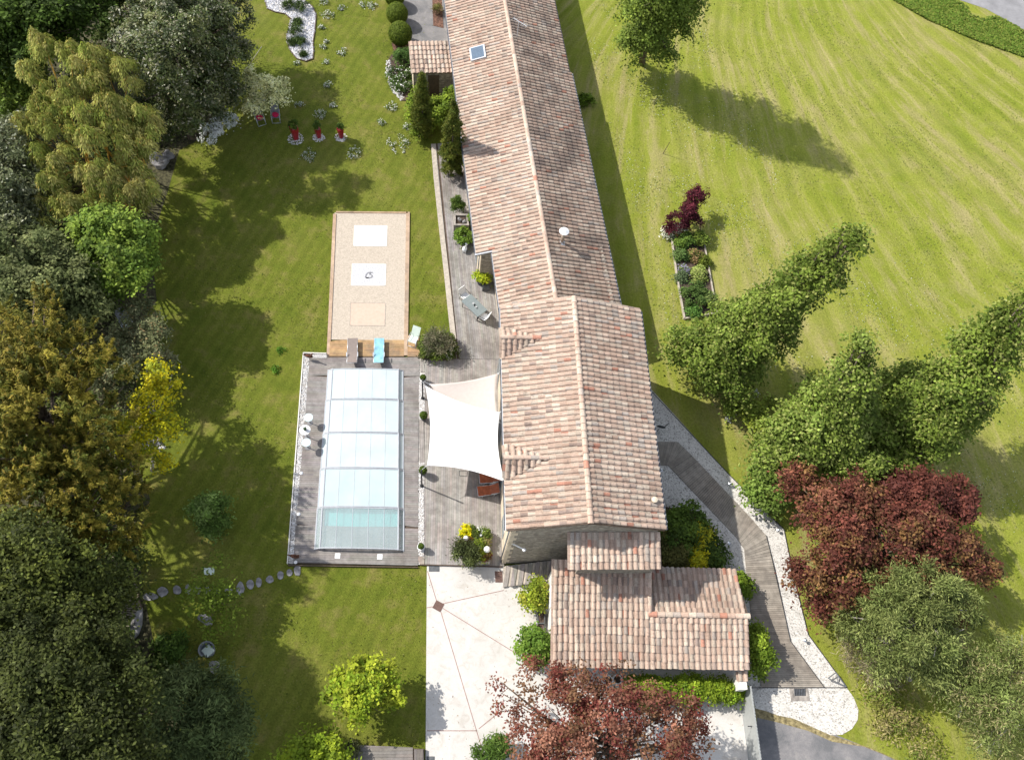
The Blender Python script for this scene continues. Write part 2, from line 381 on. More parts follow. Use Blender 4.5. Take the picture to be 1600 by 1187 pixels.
def foliage(parent, lobes, pal, clumps, per, cs=0.35, L=0.3, Wd=0.16, style='round', name='crown', mat='leaf', shell=0.72, up=0.6, tips=None, jit=0.16, bough=None):
    """lobes: world (x,y,z,rx,ry,rz). Clumps are spread over each lobe's shell; leaves round each clump."""
    if mat != 'petal': pal = [(p[0]*(1.22 if p[1] > p[0]*.8 else 1.05), p[1]*(1.22 if p[1] > p[0]*.8 else 1.05), p[2]*.95) for p in pal]
    vol = np.array([(l[3]*l[4]+l[3]*l[5]+l[4]*l[5]) for l in lobes]); pr = vol/vol.sum()
    li = RNG.choice(len(lobes), clumps, p=pr); Lb = np.array(lobes, float)[li]
    K = 22 if bough is None else bough                      # boughs per lobe give the crown its lumps and gaps
    bd = rdir(len(lobes)*K); bd[:, 2] = np.where(bd[:, 2] < -0.3, -bd[:, 2], bd[:, 2])
    bi = li*K+RNG.integers(0, K, clumps); bdir = bd[bi]
    brad = RNG.uniform(.16, .38, len(lobes)*K)[bi]; bout = RNG.uniform(.50, .92, len(lobes)*K)[bi]
    d = rdir(clumps)+bdir*.9+np.array([0, 0, .25]); d /= np.linalg.norm(d, axis=1, keepdims=True)
    C = Lb[:, :3]+bdir*Lb[:, 3:6]*bout[:, None]+d*Lb[:, 3:6]*(brad*RNG.uniform(.55, 1.0, clumps))[:, None]
    csz = cs*RNG.uniform(0.6, 1.25, clumps)
    bcol = 1+RNG.normal(size=(len(lobes)*K, 1))*0.16
    ck = RNG.integers(0, len(pal), clumps); pc = np.array(pal, float)[ck]*(1+RNG.normal(size=(clumps, 1))*0.12)*bcol[bi]
    idx = np.repeat(np.arange(clumps), per); n = len(idx)
    g = RNG.normal(size=(n, 3)); out = d[idx]
    if style == 'round':
        off = g*csz[idx, None]*np.array([1, 1, 0.55])
        off[:, 2] -= 0.45*(off[:, 0]**2+off[:, 1]**2)/np.maximum(csz[idx], .01)*0.5
        nr = out*0.6+np.array([0, 0, up])+rdir(n)*0.65; al = rdir(n)
    elif style == 'feather':          # drooping plumes
        t = RNG.random(n); rad = csz[idx]*(0.15+1.15*t**0.7)
        a = RNG.uniform(0, 6.28, n)
        hd = np.stack([np.cos(a), np.sin(a), np.zeros(n)], 1)
        off = hd*rad[:, None]; off[:, 2] = csz[idx]*(0.55-1.9*t**1.5)+g[:, 2]*0.08
        nr = hd*0.8+np.array([0, 0, 0.7])+rdir(n)*0.45; al = hd*0.5+np.array([0, 0, -0.9])+rdir(n)*0.35
    elif style == 'spike':            # upswept conifer sprays
        t = RNG.random(n); dirc = out*0.9+np.array([0, 0, 0.55]); dirc /= np.linalg.norm(dirc, axis=1, keepdims=True)
        off = dirc*(csz[idx]*3.4*(t-0.35))[:, None]+g*(csz[idx]*0.36*(1.05-t))[:, None]
        nr = rdir(n)*0.6+out*0.5+np.array([0, 0, 0.45]); al = dirc+rdir(n)*0.35
    elif style == 'needle':
        off = g*csz[idx, None]*np.array([1, 1, 0.7]); nr = rdir(n)+np.array([0, 0, 0.6]); al = off/ (np.linalg.norm(off, axis=1, keepdims=True)+1e-6)+rdir(n)*0.3
    P = C[idx]+off; P[:, 2] = np.maximum(P[:, 2], 0.03)
    colr = pc[idx]*(1+RNG.normal(size=(n, 1))*jit)
    if tips is not None:
        fr = RNG.random(n) < tips[1]; colr[fr] = np.array(tips[0])*(1+RNG.normal(size=(fr.sum(), 1))*0.15)
        if style == 'spike':
            e = (t > 0.78) & (RNG.random(n) < 0.22); colr[e] = np.array(tips[0])*(1+RNG.normal(size=(e.sum(), 1))*0.2)
    colr = np.clip(colr, 0.004, 0.95)
    return leafmesh(name, mat, parent, P, L*RNG.uniform(0.7, 1.3, n), Wd*RNG.uniform(0.7, 1.3, n), nr, al, colr)
def lob(px, py, z, rx, ry=None, rz=None):
    p = at(px, py, z); ry = ry or rx; return (p[0], p[1], p[2], rx, ry, rz or rx)
def cone(p0, z0, p1, z1, r0, r1, n=15, pw=1.0):
    A_, B_ = at(p0[0], p0[1], z0), at(p1[0], p1[1], z1); L_ = []
    for i in range(n):
        t = i/(n-1); q = A_+(B_-A_)*t; r = (r0+(r1-r0)*t**pw)*(0.82 if i == 0 else 1)*RNG.uniform(.86, 1.1)
        o = RNG.normal(size=2)*r*.20; L_.append((q[0]+o[0], q[1]+o[1], q[2], r, r, max(r*.8, (B_[2]-A_[2])/n)))
    return L_
def tree(name, label, cat, base, lobes, pal, clumps, per, trunk=0.2, group=None, bark='bark', limbs=True, partname='crown', **k):
    b = at(*base)
    t = thing(name, label, cat, b, group)
    foliage(t, lobes, pal, clumps, per, name=partname, **k)
    if trunk:
        mb = MB(); hi = max(lobes, key=lambda l: l[2])
        rg = random.Random(len(label)*7+int(base[0]))
        prev = Vector((b[0], b[1], -0.05)); top = Vector((hi[0], hi[1], hi[2]+hi[5]*0.3)); N = 7; spine = []
        for i in range(N+1):
            q = Vector((b[0], b[1], -0.05)).lerp(top, i/N); w = 0.0 if i in (0,) else trunk*0.8
            spine.append(q+Vector((rg.uniform(-w, w), rg.uniform(-w, w), 0)))
        mb.path(spine, [trunk*(1-0.85*i/N) for i in range(N+1)], 9)
        o = mb.build('trunk', bark, t, smooth=True)
        if limbs:
            lb = MB()
            for l in lobes:
                for q in range(4):
                    a = rg.uniform(0, 6.28); e = Vector((l[0]+l[3]*.75*math.cos(a), l[1]+l[4]*.75*math.sin(a), l[2]+l[5]*rg.uniform(-.1, .55)))
                    s_ = spine[rg.randint(2, 5)]
                    if s_.z > e.z: s_ = spine[2]
                    mid = s_.lerp(e, 0.5)+Vector((rg.uniform(-.3, .3), rg.uniform(-.3, .3), rg.uniform(0, .3)))
                    lb.path([s_, mid, e], [trunk*.42, trunk*.26, trunk*.07], 6)
            lb.build('limbs', bark, t, smooth=True)
    return t
# ================================================================ SETTING
PW, SCL = 3.9575, 1
def quadsheet(poly, z, th=0.3): return MB().prism(poly, z-th, z)
g = MB(); g.prism([(-420, -300), (420, -300), (420, 600), (-420, 600)], -1.0, 0.0)
struct('ground', g, 'field')
gl = MB(); gl.prism([a2(690, -520), a2(800, 60), a2(880, 600), a2(800, 900), a2(700, 1240), a2(600, 1700), a2(-900, 1600), (-140, 40), (-140, 190), a2(100, -560)], -0.5, 0.004)
struct('garden_lawn', gl, 'lawn')
# road and its grassy verge, top right
rd = MB(); rd.prism(pts([(1380, -60), (1480, -6), (1540, 14), (1600, 47), (1760, 130), (2400, 480), (2500, 330), (1700, -60), (1420, -230)]), -0.3, 0.012); struct('road', rd, 'asphalt_r')
# driveway, gravel beds, patio
dr = MB(); dr.prism(pts([(1182, 1115), (1215, 1121), (1270, 1130), (1300, 1145), (1350, 1165), (1400, 1187), (1560, 1300), (1500, 1500), (1200, 1500)]), -0.3, 0.012); struct('driveway', dr, 'drive')
gv = MB(); gv.prism(pts([(1010, 600), (1139, 741), (1225, 827), (1240, 900), (1263, 991), (1323, 1073), (1175, 1075), (1130, 1040), (1100, 850), (1010, 830)]), -0.3, 0.014); struct('gravel_path', gv, 'gravel')
lobe = [(1174, 1074), (1323, 1074), (1334, 1090), (1341, 1108), (1340, 1124), (1331, 1138), (1316, 1147), (1298, 1148), (1280, 1140), (1262, 1132), (1240, 1122), (1215, 1117), (1196, 1110), (1180, 1106)]
gv2 = MB(); gv2.prism(pts(lobe), -0.3, 0.020); struct('gravel_apron', gv2, 'gravel')
pt = MB(); pt.prism(pts([(667, 884), (785, 884), (900, 900), (1170, 1055), (1166, 1075), (1178, 1187), (1215, 1420), (640, 1420), (665, 1187)]), -0.3, 0.03); struct('patio', pt, 'patio')
up = MB(); up.prism(pts([(624, -60), (628, 30), (632, 68), (704, 68), (697, 0), (688, -60)]), -0.3, 0.03); struct('courtyard', up, 'drive')
mu = MB(); mu.prism(pts([(674, -40), (677, 41), (693, 45), (690, 0), (687, -40)]), -0.2, 0.06); mu.prism(pts([(612, 68), (640, 66), (640, 92), (618, 92)]), -.2, .05); struct('mulch_bed', mu, 'mulch')
dv = MB(); dv.prism(pts([(1179, 1104), (1200, 1110), (1240, 1121), (1280, 1138), (1300, 1148), (1360, 1168), (1410, 1190), (1350, 1166), (1300, 1158), (1262, 1141), (1215, 1128), (1181, 1120)]), -.2, .016); struct('dry_verge', dv, 'dry')
# joint lines in the patio
jl = MB()
def stripe(mb, p, q, w, z, th=0.02):
    a = a2(*p); b = a2(*q); d = (b-a)/np.linalg.norm(b-a); n = np.array([-d[1], d[0]])*w/2
    mb.prism([a-n, b-n, b+n, a+n], z-th, z)
for p, q in (((668, 892), (682, 938)), ((691, 943), (787, 922)), ((667, 949), (680, 947)), ((692, 950), (835, 1038)), ((689, 956), (752, 1166)), ((667, 1141), (745, 1141)), ((748, 1138), (790, 1104)), ((752, 1166), (765, 1240))):
    stripe(jl, p, q, 0.038, 0.036)
struct('patio_joints', jl, 'joint')

def planks(poly, ang, w, z, th, base, var=0.1, seg=3.2, gap=0.008, mb=None, seed=1, joggle=True):
    """boards of width w running along heading ang, clipped to the polygon"""
    mb = mb or MB(); rg = random.Random(seed); ca, sa = math.cos(ang), math.sin(ang)
    L = [(p[0]*ca+p[1]*sa, -p[0]*sa+p[1]*ca) for p in poly]
    v0 = min(p[1] for p in L); v1 = max(p[1] for p in L); n = max(1, int(round((v1-v0)/w))); w = (v1-v0)/n
    def cross(v):
        xs = []
        for i in range(len(L)):
            a, b = L[i], L[(i+1) % len(L)]
            if (a[1] <= v) != (b[1] <= v): xs.append(a[0]+(b[0]-a[0])*(v-a[1])/(b[1]-a[1]))
        return sorted(xs)
    for i in range(n):
        va = v0+i*w+gap/2; vb = v0+(i+1)*w-gap/2; A_ = cross(va+1e-4); B_ = cross(vb-1e-4)
        if len(A_) != len(B_): continue
        for k in range(0, len(A_)-1, 2):
            s0, s1, e0, e1 = A_[k], B_[k], A_[k+1], B_[k+1]; lo, hi = min(s0, s1), max(e0, e1)
            cuts = [0.0]; x = rg.uniform(0.4, seg)
            while x < hi-lo-0.4: cuts.append(x/(hi-lo)); x += seg*rg.uniform(.8, 1.2)
            cuts.append(1.0)
            for c0, c1 in zip(cuts[:-1], cuts[1:]):
                q = [(s0+(e0-s0)*c0, va), (s0+(e0-s0)*c1, va), (s1+(e1-s1)*c1, vb), (s1+(e1-s1)*c0, vb)]
                k_ = 1+rg.uniform(-var, var); c = [base[j]*k_*(1+rg.uniform(-.03, .03)) for j in range(3)]
                mb.prism([(a*ca-b*sa, a*sa+b*ca) for a, b in q], z-th, z+rg.uniform(-.002, .002), c)
    return mb
DZ = 0.14
GREYW = (0.30, 0.28, 0.265); TERW = (0.37, 0.345, 0.32)
dk = pts([(475, 553), (655, 558), (653, 883), (450, 880)], DZ)
dk = [np.array(p) for p in dk]
ew = math.atan2(dk[1][1]-dk[0][1], dk[1][0]-dk[0][0])
ns = ew+math.pi/2
pool_hole = pts([(518, 588), (626, 588), (622, 822), (506, 822)], DZ)
m = MB(); ins = pts([(484, 559), (655, 558), (653, 883), (458, 880)], DZ)
# four plank fields round the basin
planks(pts([(484, 559), (655, 558), (654.6, 588), (482, 586)], DZ), ew, 0.135, DZ, 0.05, GREYW, mb=m, seed=1)
planks(pts([(482, 586), (518, 588), (506, 822), (462, 820)], DZ), ew, 0.135, DZ, 0.05, GREYW, mb=m, seed=2)
planks(pts([(626, 588), (654.6, 588), (653.4, 823), (622, 822)], DZ), ew, 0.135, DZ, 0.05, GREYW, mb=m, seed=3)
planks(pts([(462, 820), (653.4, 823), (653, 883), (458, 880)], DZ), ew, 0.135, DZ, 0.05, GREYW, mb=m, seed=4)
struct('pool_deck', m, 'plank')
m = MB(); ring = [dk[0], dk[1], dk[2], dk[3]]; hole = pool_hole
for i in range(4):
    m.prism([ring[i], ring[(i+1) % 4], hole[(i+1) % 4], hole[i]], -0.3, DZ-0.055)
m.build('deck_foundation', 'timber').__setitem__('kind', 'structure')
m = MB(); m.prism(pts([(514, 583), (630, 583), (626, 826), (502, 826)], 0.05), 0.02, 0.05); struct('pool_water', m, 'water')
# edging board and facia of the deck
m = MB()
def board(mb, p, q, w, z0, z1, z=DZ):
    a = a2(*p, z); b = a2(*q, z); d = (b-a)/np.linalg.norm(b-a); n = np.array([-d[1], d[0]])*w/2
    mb.prism([a-n, b-n, b+n, a+n], z0, z1)
board(m, (474, 551), (449, 880), 0.06, -0.1, DZ+0.03); board(m, (474, 551), (510, 552), 0.06, -0.1, DZ+0.03); struct('deck_edging', m, 'offwhite')
m = MB(); board(m, (450, 882.5), (653, 885.5), 0.05, -0.1, DZ-0.003); board(m, (656, 881.5), (784, 885), 0.05, -0.1, DZ-0.003); struct('deck_facia', m, 'timber')
# terrace between pool and house, and the walk along the house (boards north-south)
ter = [(655.5, 559), (672, 558), (710, 545), (705, 505), (697, 430), (688, 350), (680, 275), (676, 225), (700, 222), (722, 280), (745, 398), (772, 398), (780, 520), (790, 600), (790, 880), (656, 881)]
m = MB(); seg1 = pts([(664, 560), (790, 562), (790, 884), (663, 881)], DZ); planks(seg1, ns, 0.135, DZ, 0.05, TERW, mb=m, seed=5, var=.13)
seg2 = pts([(672, 559.5), (712, 535), (706, 505), (697, 430), (688, 350), (680, 275), (676, 225), (706, 222), (732, 280), (752, 390), (776, 396), (784, 520), (790, 561.5)], DZ)
planks(seg2, ang_px((676, 225), (703, 505)), 0.135, DZ-0.004, 0.05, (0.33, 0.31, 0.29), mb=m, seed=6, var=.16)
struct('terrace', m, 'plank')
m = MB(); m.prism(pts(ter, DZ), -0.3, DZ-0.056); struct('terrace_base', m, 'timber')
m = MB(); 
for p, q in zip([(674, 225), (678, 275), (686, 350), (695, 430), (703, 505)], [(678, 275), (686, 350), (695, 430), (703, 505), (706, 530)]): board(m, (p[0]+3, p[1]), (q[0]+3, q[1]), 0.34, -0.1, DZ+0.004)
struct('terrace_edging', m, 'beige_board')
# pebble strips (uncountable): real stones
def stones(polys, n, r0, r1, z, cols, seed=0, flat=0.6):
    mb = MB(); rg = random.Random(seed)
    V8 = [(1, 0, 0), (-1, 0, 0), (0, 1, 0), (0, -1, 0), (0, 0, 1)]; F8 = [(0, 2, 4), (2, 1, 4), (1, 3, 4), (3, 0, 4)]
    for poly in polys:
        xs = [p[0] for p in poly]; ys = [p[1] for p in poly]
        c = 0
        while c < n//len(polys):
            x = rg.uniform(min(xs), max(xs)); y = rg.uniform(min(ys), max(ys)); ins_ = False
            for i in range(len(poly)):
                a, b = poly[i], poly[(i+1) % len(poly)]
                if (a[1] > y) != (b[1] > y) and x < (b[0]-a[0])*(y-a[1])/(b[1]-a[1])+a[0]: ins_ = not ins_
            if not ins_: continue
            c += 1; r = rg.uniform(r0, r1); th = rg.uniform(0, 6.3); k = rg.choice(cols); kk = rg.uniform(.75, 1.1)
            ca, sa = math.cos(th), math.sin(th)
            mb.add([(x+(vx*ca-vy*sa*.7)*r*rg.uniform(.8, 1.2), y+(vx*sa+vy*ca*.7)*r*rg.uniform(.8, 1.2), z+vz*r*flat) for vx, vy, vz in V8], F8, [q*kk for q in k])
    return mb
WS = [(0.78, 0.77, 0.76), (0.72, 0.68, 0.64), (0.6, 0.58, 0.56), (0.80, 0.80, 0.80), (0.45, 0.42, 0.40)]
st = stones([pts([(475, 555), (484, 557), (459, 880), (451, 879)], DZ), pts([(484, 553.5), (510, 554), (510, 559), (484, 558.5)], DZ), ], 3600, .04, .075, DZ-0.03, WS, 1)
tag(st.build('white_pebbles', 'stone'), 'strip of white pebbles along the lawn side of the pool deck', 'pebbles', kind='stuff')
st = stones([pts([(654.8, 596), (663.5, 596), (663, 655), (654.4, 655)], DZ), pts([(654.2, 722), (662.8, 722), (662.4, 868), (653.6, 868)], DZ)], 2400, .04, .075, DZ-0.03, WS, 2)
tag(st.build('white_pebbles', 'stone'), 'strip of white pebbles between pool deck and terrace', 'pebbles', kind='stuff')
m = MB(); m.prism(pts([(654.8, 560), (663.8, 560), (663, 881), (653.2, 881)], DZ), -0.2, DZ-0.045); m.prism(pts([(475.5, 553.5), (510, 554), (510, 559), (484, 559), (458, 880), (451, 880)], DZ), -0.2, DZ-0.045); struct('pebble_bed', m, 'gravel')
m = MB(); planks(pts([(655, 655), (663.6, 655), (663.2, 722), (654.2, 722)], DZ), ns, 0.135, DZ, .04, TERW, mb=m, seed=8); planks(pts([(655, 560), (663.8, 560), (663.6, 581), (655, 581)], DZ), ns, 0.135, DZ, .04, TERW, mb=m, seed=8); planks(pts([(653.4, 869), (663.2, 869), (663, 881), (653.2, 881)], DZ), ns, .135, DZ, .04, (0.4, .34, .3), mb=m, seed=9); struct('deck_infill', m, 'plank')
# boardwalk: boards laid across between its two edges
BW = MB(); rg = random.Random(3)
inn = [(1024, 690), (1030, 726), (1044, 727), (1101, 787), (1151, 840), (1162, 856), (1167, 900), (1172, 950), (1177, 1000), (1182, 1040), (1186, 1073)]
out = [(1050, 689), (1059, 690), (1062, 692), (1114, 744), (1165, 800), (1197, 835), (1212, 900), (1222, 950), (1235, 1001), (1262, 1040), (1288, 1073)]
secs = [((1028, 690), (1058, 690), (1029, 726), (1045, 726), 9, True)]
def bwquad(i0, i1, o0, o1, n):
    I0, I1, O0, O1 = a2(*i0, .08), a2(*i1, .08), a2(*o0, .08), a2(*o1, .08)
    for k in range(n):
        t0, t1 = (k+.05)/n, (k+.95)/n; kk = rg.uniform(.82, 1.12)
        BW.prism([I0+(I1-I0)*t0, I0+(I1-I0)*t1, O0+(O1-O0)*t1, O0+(O1-O0)*t0], 0.03, .08, [c*kk for c in (0.36, 0.32, 0.27)])
bwquad((1022, 726), (1044, 726.5), (1022, 689.5), (1059, 690), 11)
bwquad((1044, 726.5), (1046, 728.5), (1059, 690), (1078, 708), 9)
bwquad((1046, 728.5), (1150, 838), (1078, 708), (1168, 803), 42)
bwquad((1150, 838), (1163, 857), (1168, 803), (1197, 836), 12)
bwquad((1163, 857), (1165, 880), (1197, 836), (1207, 878), 8)
bwquad((1165, 880), (1178, 1000), (1207, 878), (1235, 1001), 38)
bwquad((1178, 1000), (1190, 1073), (1235, 1001), (1288, 1073), 24)
struct('boardwalk', BW, 'plank')
m = MB(); pz = [(1197, 836), (1210, 887), (1235, 1001), (1288, 1073)]
for p, q in zip(pz[:-1], pz[1:]): board(m, p, q, 0.03, 0.0, 0.10, .08)
for p, q in (((1015, 608), (1139, 741)), ((1139, 741), (1225, 827)), ((1225, 827), (1240, 900)), ((1240, 900), (1263, 991)), ((1263, 991), (1323, 1073)), ((1174, 1074), (1323, 1073.5))): board(m, p, q, 0.035, 0.0, 0.06, .03)
struct('path_edging', m, 'dark')

# ================================================================ HOUSES
class Fr:
    def __init__(s, o, deg):
        t = math.radians(deg); s.o = np.array(o, float); s.e = np.array([math.cos(t), math.sin(t)]); s.s = np.array([math.sin(t), -math.cos(t)]); s.ang = t
    def __call__(s, a, b, z=0.0):
        p = s.o+a*s.e+b*s.s; return (p[0], p[1], z)
    def box(s, mb, a0, a1, b0, b1, z0, z1, c=None):
        mb.prism([s(a0, b0)[:2], s(a1, b0)[:2], s(a1, b1)[:2], s(a0, b1)[:2]], z0, z1, c)
TPAL = [((0.63, 0.49, 0.39), 30), ((0.61, 0.455, 0.36), 26), ((0.65, 0.545, 0.44), 20), ((0.56, 0.41, 0.32), 14), ((0.55, 0.28, 0.20), 2), ((0.52, 0.45, 0.39), 7), ((0.40, 0.31, 0.26), 4)]
TC = [c for c, w in TPAL for _ in range(w)]
def tiles(mb, O, u, v, Lu, rows, vfun, seed=0, tl=0.40, dark=1.0):
    """rows of half-barrel clay tiles; O eave corner, u along the eave, v up the slope"""
    O = np.array(O, float); u = np.array(u, float); u /= np.linalg.norm(u); v = np.array(v, float); v /= np.linalg.norm(v)
    n = np.cross(u, v); n = n if n[2] > 0 else -n
    w = Lu/rows; rg = random.Random(seed); K = 5
    for i in range(rows):
        uc = (i+.5)*w; v0, v1 = vfun(uc)
        if v1-v0 < 0.05: continue
        nt_ = max(1, int(round((v1-v0)/tl))); t = (v1-v0)/nt_; ph = rg.uniform(-.03, .03)
        for j in range(nt_):
            a = v0+j*t+(ph if 0 < j else rg.uniform(-.025, .01)); b = v0+(j+1)*t+0.02
            if rg.random() < .03: a -= rg.uniform(.02, .07)
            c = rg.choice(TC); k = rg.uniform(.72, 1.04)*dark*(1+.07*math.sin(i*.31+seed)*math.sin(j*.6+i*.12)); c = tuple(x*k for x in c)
            wob = rg.uniform(-.014, .014)+.012*math.sin(j*.7+i*.23); lean = rg.uniform(-.008, .008)
            rl, rh = w*0.37, w*0.30; zl, zh = 0.075+rg.uniform(0, .012), 0.045
            vs = []
            for (vv, r, zz, du) in ((a, rl, zl, wob), (b, rh, zh, wob+lean)):
                for q in range(K):
                    th = math.pi*q/(K-1)
                    vs.append(O+u*(uc+du-r*math.cos(th))+v*vv+n*(zz-0.03+r*0.64*math.sin(th)))
            fs = [(q, q+1, K+q+1, K+q) for q in range(K-1)]+[(4, 3, 2, 1, 0)]
            mb.add(vs, fs, c)
            c2 = rg.choice(TC); c2 = tuple(x*.8*dark for x in c2)
            e = w/2; zz = 0.012
            mb.add([O+u*(uc-e-e*.55)+v*a+n*(zz+.018), O+u*(uc-e+e*.55)+v*a+n*(zz+.018), O+u*(uc-e+e*.55)+v*b+n*zz, O+u*(uc-e-e*.55)+v*b+n*zz], [(0, 1, 2, 3)], c2)
def ridge(mb, p, q, r=0.15, seed=0, tl=0.42, lift=0.03):
    p = np.array(p, float); q = np.array(q, float); d = q-p; L = np.linalg.norm(d); d /= L; sd_ = np.cross(d, [0, 0, 1]); sd_ /= np.linalg.norm(sd_); up_ = np.cross(sd_, d)
    nt_ = max(1, int(L/tl)); rg = random.Random(seed); K = 6
    for j in range(nt_):
        a = j*L/nt_; b = (j+1)*L/nt_+.03; c = rg.choice(TC[:-6]); k = rg.uniform(.9, 1.1); c = tuple(x*k for x in c); vs = []
        for vv, rr, zz in ((a, r*1.08, lift+.02), (b, r*.92, lift)):
            for i in range(K):
                th = math.pi*i/(K-1); vs.append(p+d*vv-sd_*rr*math.cos(th)+up_*(zz+rr*.75*math.sin(th)-0.02))
        mb.add(vs, [(i, i+1, K+i+1, K+i) for i in range(K-1)]+[tuple(range(K))[::-1]], c)
def slab(mb, P, th=0.10):
    """thick roof plane from its corners (top surface P)"""
    n = len(P); v = [tuple(p) for p in P]+[(p[0], p[1], p[2]-th) for p in P]
    a = sum(P[i][0]*P[(i+1) % n][1]-P[(i+1) % n][0]*P[i][1] for i in range(n))
    t = tuple(range(n)); b = tuple(range(n, 2*n))[::-1]
    if a < 0: t = t[::-1]; b = b[::-1]
    mb.add(v, [t, b]+[(i, n+i, n+(i+1) % n, (i+1) % n) if a > 0 else (i, (i+1) % n, n+(i+1) % n, n+i) for i in range(n)])
V3 = lambda p: np.array(p, float)
BF = Fr((-1.44, 26.21), 11.5); BWD, BL, EZ, RZ = 8.2, 13.46, 6.8, 8.0
def gablewalls(mb, F_, a0, a1, b0, b1, ez, rz, z0=-0.2):
    am = (a0+a1)/2; n = 10
    v = [F_(a0, b0, z0), F_(a1, b0, z0), F_(a1, b0, ez), F_(am, b0, rz), F_(a0, b0, ez), F_(a0, b1, z0), F_(a1, b1, z0), F_(a1, b1, ez), F_(am, b1, rz), F_(a0, b1, ez)]
    mb.add(v, [(0, 1, 2, 3, 4), (9, 8, 7, 6, 5), (5, 6, 1, 0), (6, 7, 2, 1), (7, 8, 3, 2), (8, 9, 4, 3), (9, 5, 0, 4)])
house = thing('stone_house', 'tall two storey stone house with a clay tiled gable roof and two small wall dormers', 'house', BF(4.1, 6.7))
m = MB(); k = (RZ-EZ)/4.1
gablewalls(m, BF, 0.3, 7.95, 0.2, 13.35, EZ+0.3*k-0.14, RZ-0.16); m.build('wall', 'rubble', house)
m = MB(); BF.box(m, 0.262, 0.298, 0.3, 13.30, -0.2, EZ-0.12)
m.build('rendered_facade', 'render', house)
m = MB()
for j in range(15): BF.box(m, 0.25, 0.31+(0.32 if j % 2 else 0.16), 13.0, 13.38, 0.02+j*.44, 0.44+j*.44)
m.build('quoin', 'render', house)
m = MB()
slab(m, [BF(0, 0, EZ), BF(4.1, 0, RZ), BF(4.1, BL, RZ), BF(0, BL, EZ)]); slab(m, [BF(4.1, 0, RZ), BF(8.2, 0, EZ), BF(8.2, BL, EZ), BF(4.1, BL, RZ)])
rf = m.build('roof', 'timber', house)
m = MB(); sl = math.hypot(4.1, RZ-EZ)
def bigw(uc):                      # leave out the strips under the two dormers' crests
    return (-0.05, sl-0.02)
tiles(m, BF(0, 0, EZ), V3(BF(0, 1))-V3(BF(0, 0)), V3(BF(4.1, 0, RZ))-V3(BF(0, 0, EZ)), BL, 45, bigw, 1)
m.build('west_tiles', 'tile', rf)
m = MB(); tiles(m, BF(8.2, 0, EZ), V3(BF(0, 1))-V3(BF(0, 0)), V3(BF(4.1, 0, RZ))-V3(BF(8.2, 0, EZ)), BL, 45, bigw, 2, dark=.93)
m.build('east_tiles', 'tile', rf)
m = MB(); ridge(m, BF(4.1, BL, RZ), BF(4.1, 0, RZ), .15, 3); m.build('ridge_tiles', 'tile', rf)
def gutter(F_, a, b0, b1, z, parent, mat='zinc', r=0.07):
    m = MB(); n = 7; v = []; pr = []
    for i in range(n):
        th = math.pi+math.pi*i/(n-1); pr.append((math.cos(th)*r, math.sin(th)*r))
    for i in range(n-1, -1, -1):
        th = math.pi+math.pi*i/(n-1); pr.append((math.cos(th)*r*.82, math.sin(th)*r*.82))
    for b in (b0, b1):
        for x, zz in pr: v.append(F_(a+x, b, z+zz))
    N = len(pr); f = [(i, (i+1) % N, N+(i+1) % N, N+i) for i in range(N)]+[tuple(range(N))[::-1], tuple(range(N, 2*N))]
    m.add(v, f); return m.build('gutter', mat, parent, smooth=False)
gutter(BF, -0.10, 0.1, 1.5, EZ-.02, house, 'zinc'); gutter(BF, -0.10, 3.45, 8.75, EZ-.02, house, 'zinc'); gutter(BF, -0.10, 10.7, 13.4, EZ-.02, house); gutter(BF, 8.30, 0.1, 13.4, EZ-.02, house)
m = MB(); m.path([BF(-.08, 13.2, EZ-.08), BF(0.16, 13.25, EZ-.5), BF(0.16, 13.25, 0.1)], 0.045, 8); m.build('downpipe', 'zinc', house, smooth=True)
# dormers
for (bc, ta, nm) in ((2.45, 2.12, 1), (9.72, 2.2, 2)):
    zt = EZ+ta*k+0.05; hw = 0.92; ze = zt-0.60; a0 = -0.12
    def sz(a): return EZ+a*k+0.05
    d = MB()
    BF.box(d, 0.20, 0.34, bc-hw+.15, bc+hw-.15, EZ-1.3, ze-.02)
    d.add([BF(.20, bc-hw+.15, ze-.02), BF(.20, bc+hw-.15, ze-.02), BF(.20, bc, zt-.1), BF(.34, bc-hw+.15, ze-.02), BF(.34, bc+hw-.15, ze-.02), BF(.34, bc, zt-.1)], [(0, 1, 2), (5, 4, 3), (0, 2, 5, 3), (2, 1, 4, 5)])
    dm = d.build('dormer', 'render', house)
    d = MB(); BF.box(d, 0.17, 0.20, bc-.42, bc+.42, EZ-1.0, ze-.12); d.build('dormer_window', 'glass', dm)
    d = MB()
    for sgn in (-1, 1):
        ae = (ze-.05-EZ)/k
        O = V3(BF(a0, bc+sgn*hw, ze)); uu = V3(BF(1, 0))-V3(BF(0, 0)); vv = V3(BF(a0, bc, zt))-O; slen = np.linalg.norm(vv)
        amax = ta-a0
        slab(d, [tuple(O), BF(a0, bc, zt), BF(ta, bc, zt), BF(max(ae, 0.2), bc+sgn*hw, ze)][::1], .05)
    sb = d.build('dormer_roof', 'timber', dm)
    d = MB()
    for sgn in (-1, 1):
        O = V3(BF(a0, bc+sgn*hw, ze)); uu = V3(BF(1, 0))-V3(BF(0, 0)); vv = V3(BF(a0, bc, zt))-O; slen = np.linalg.norm(vv); ae = max((ze-.05-EZ)/k, .2)
        def vf(uc, ae=ae): 
            a = a0+uc
            return (0.0 if a < ae else slen*(a-ae)/(ta-ae), slen)
        tiles(d, O, uu, vv, ta-a0, 7, vf, 20+nm+sgn, tl=.36)
    ridge(d, BF(a0-.03, bc, zt), BF(ta, bc, zt), .13, 30+nm)
    d.build('dormer_tiles', 'tile', dm)
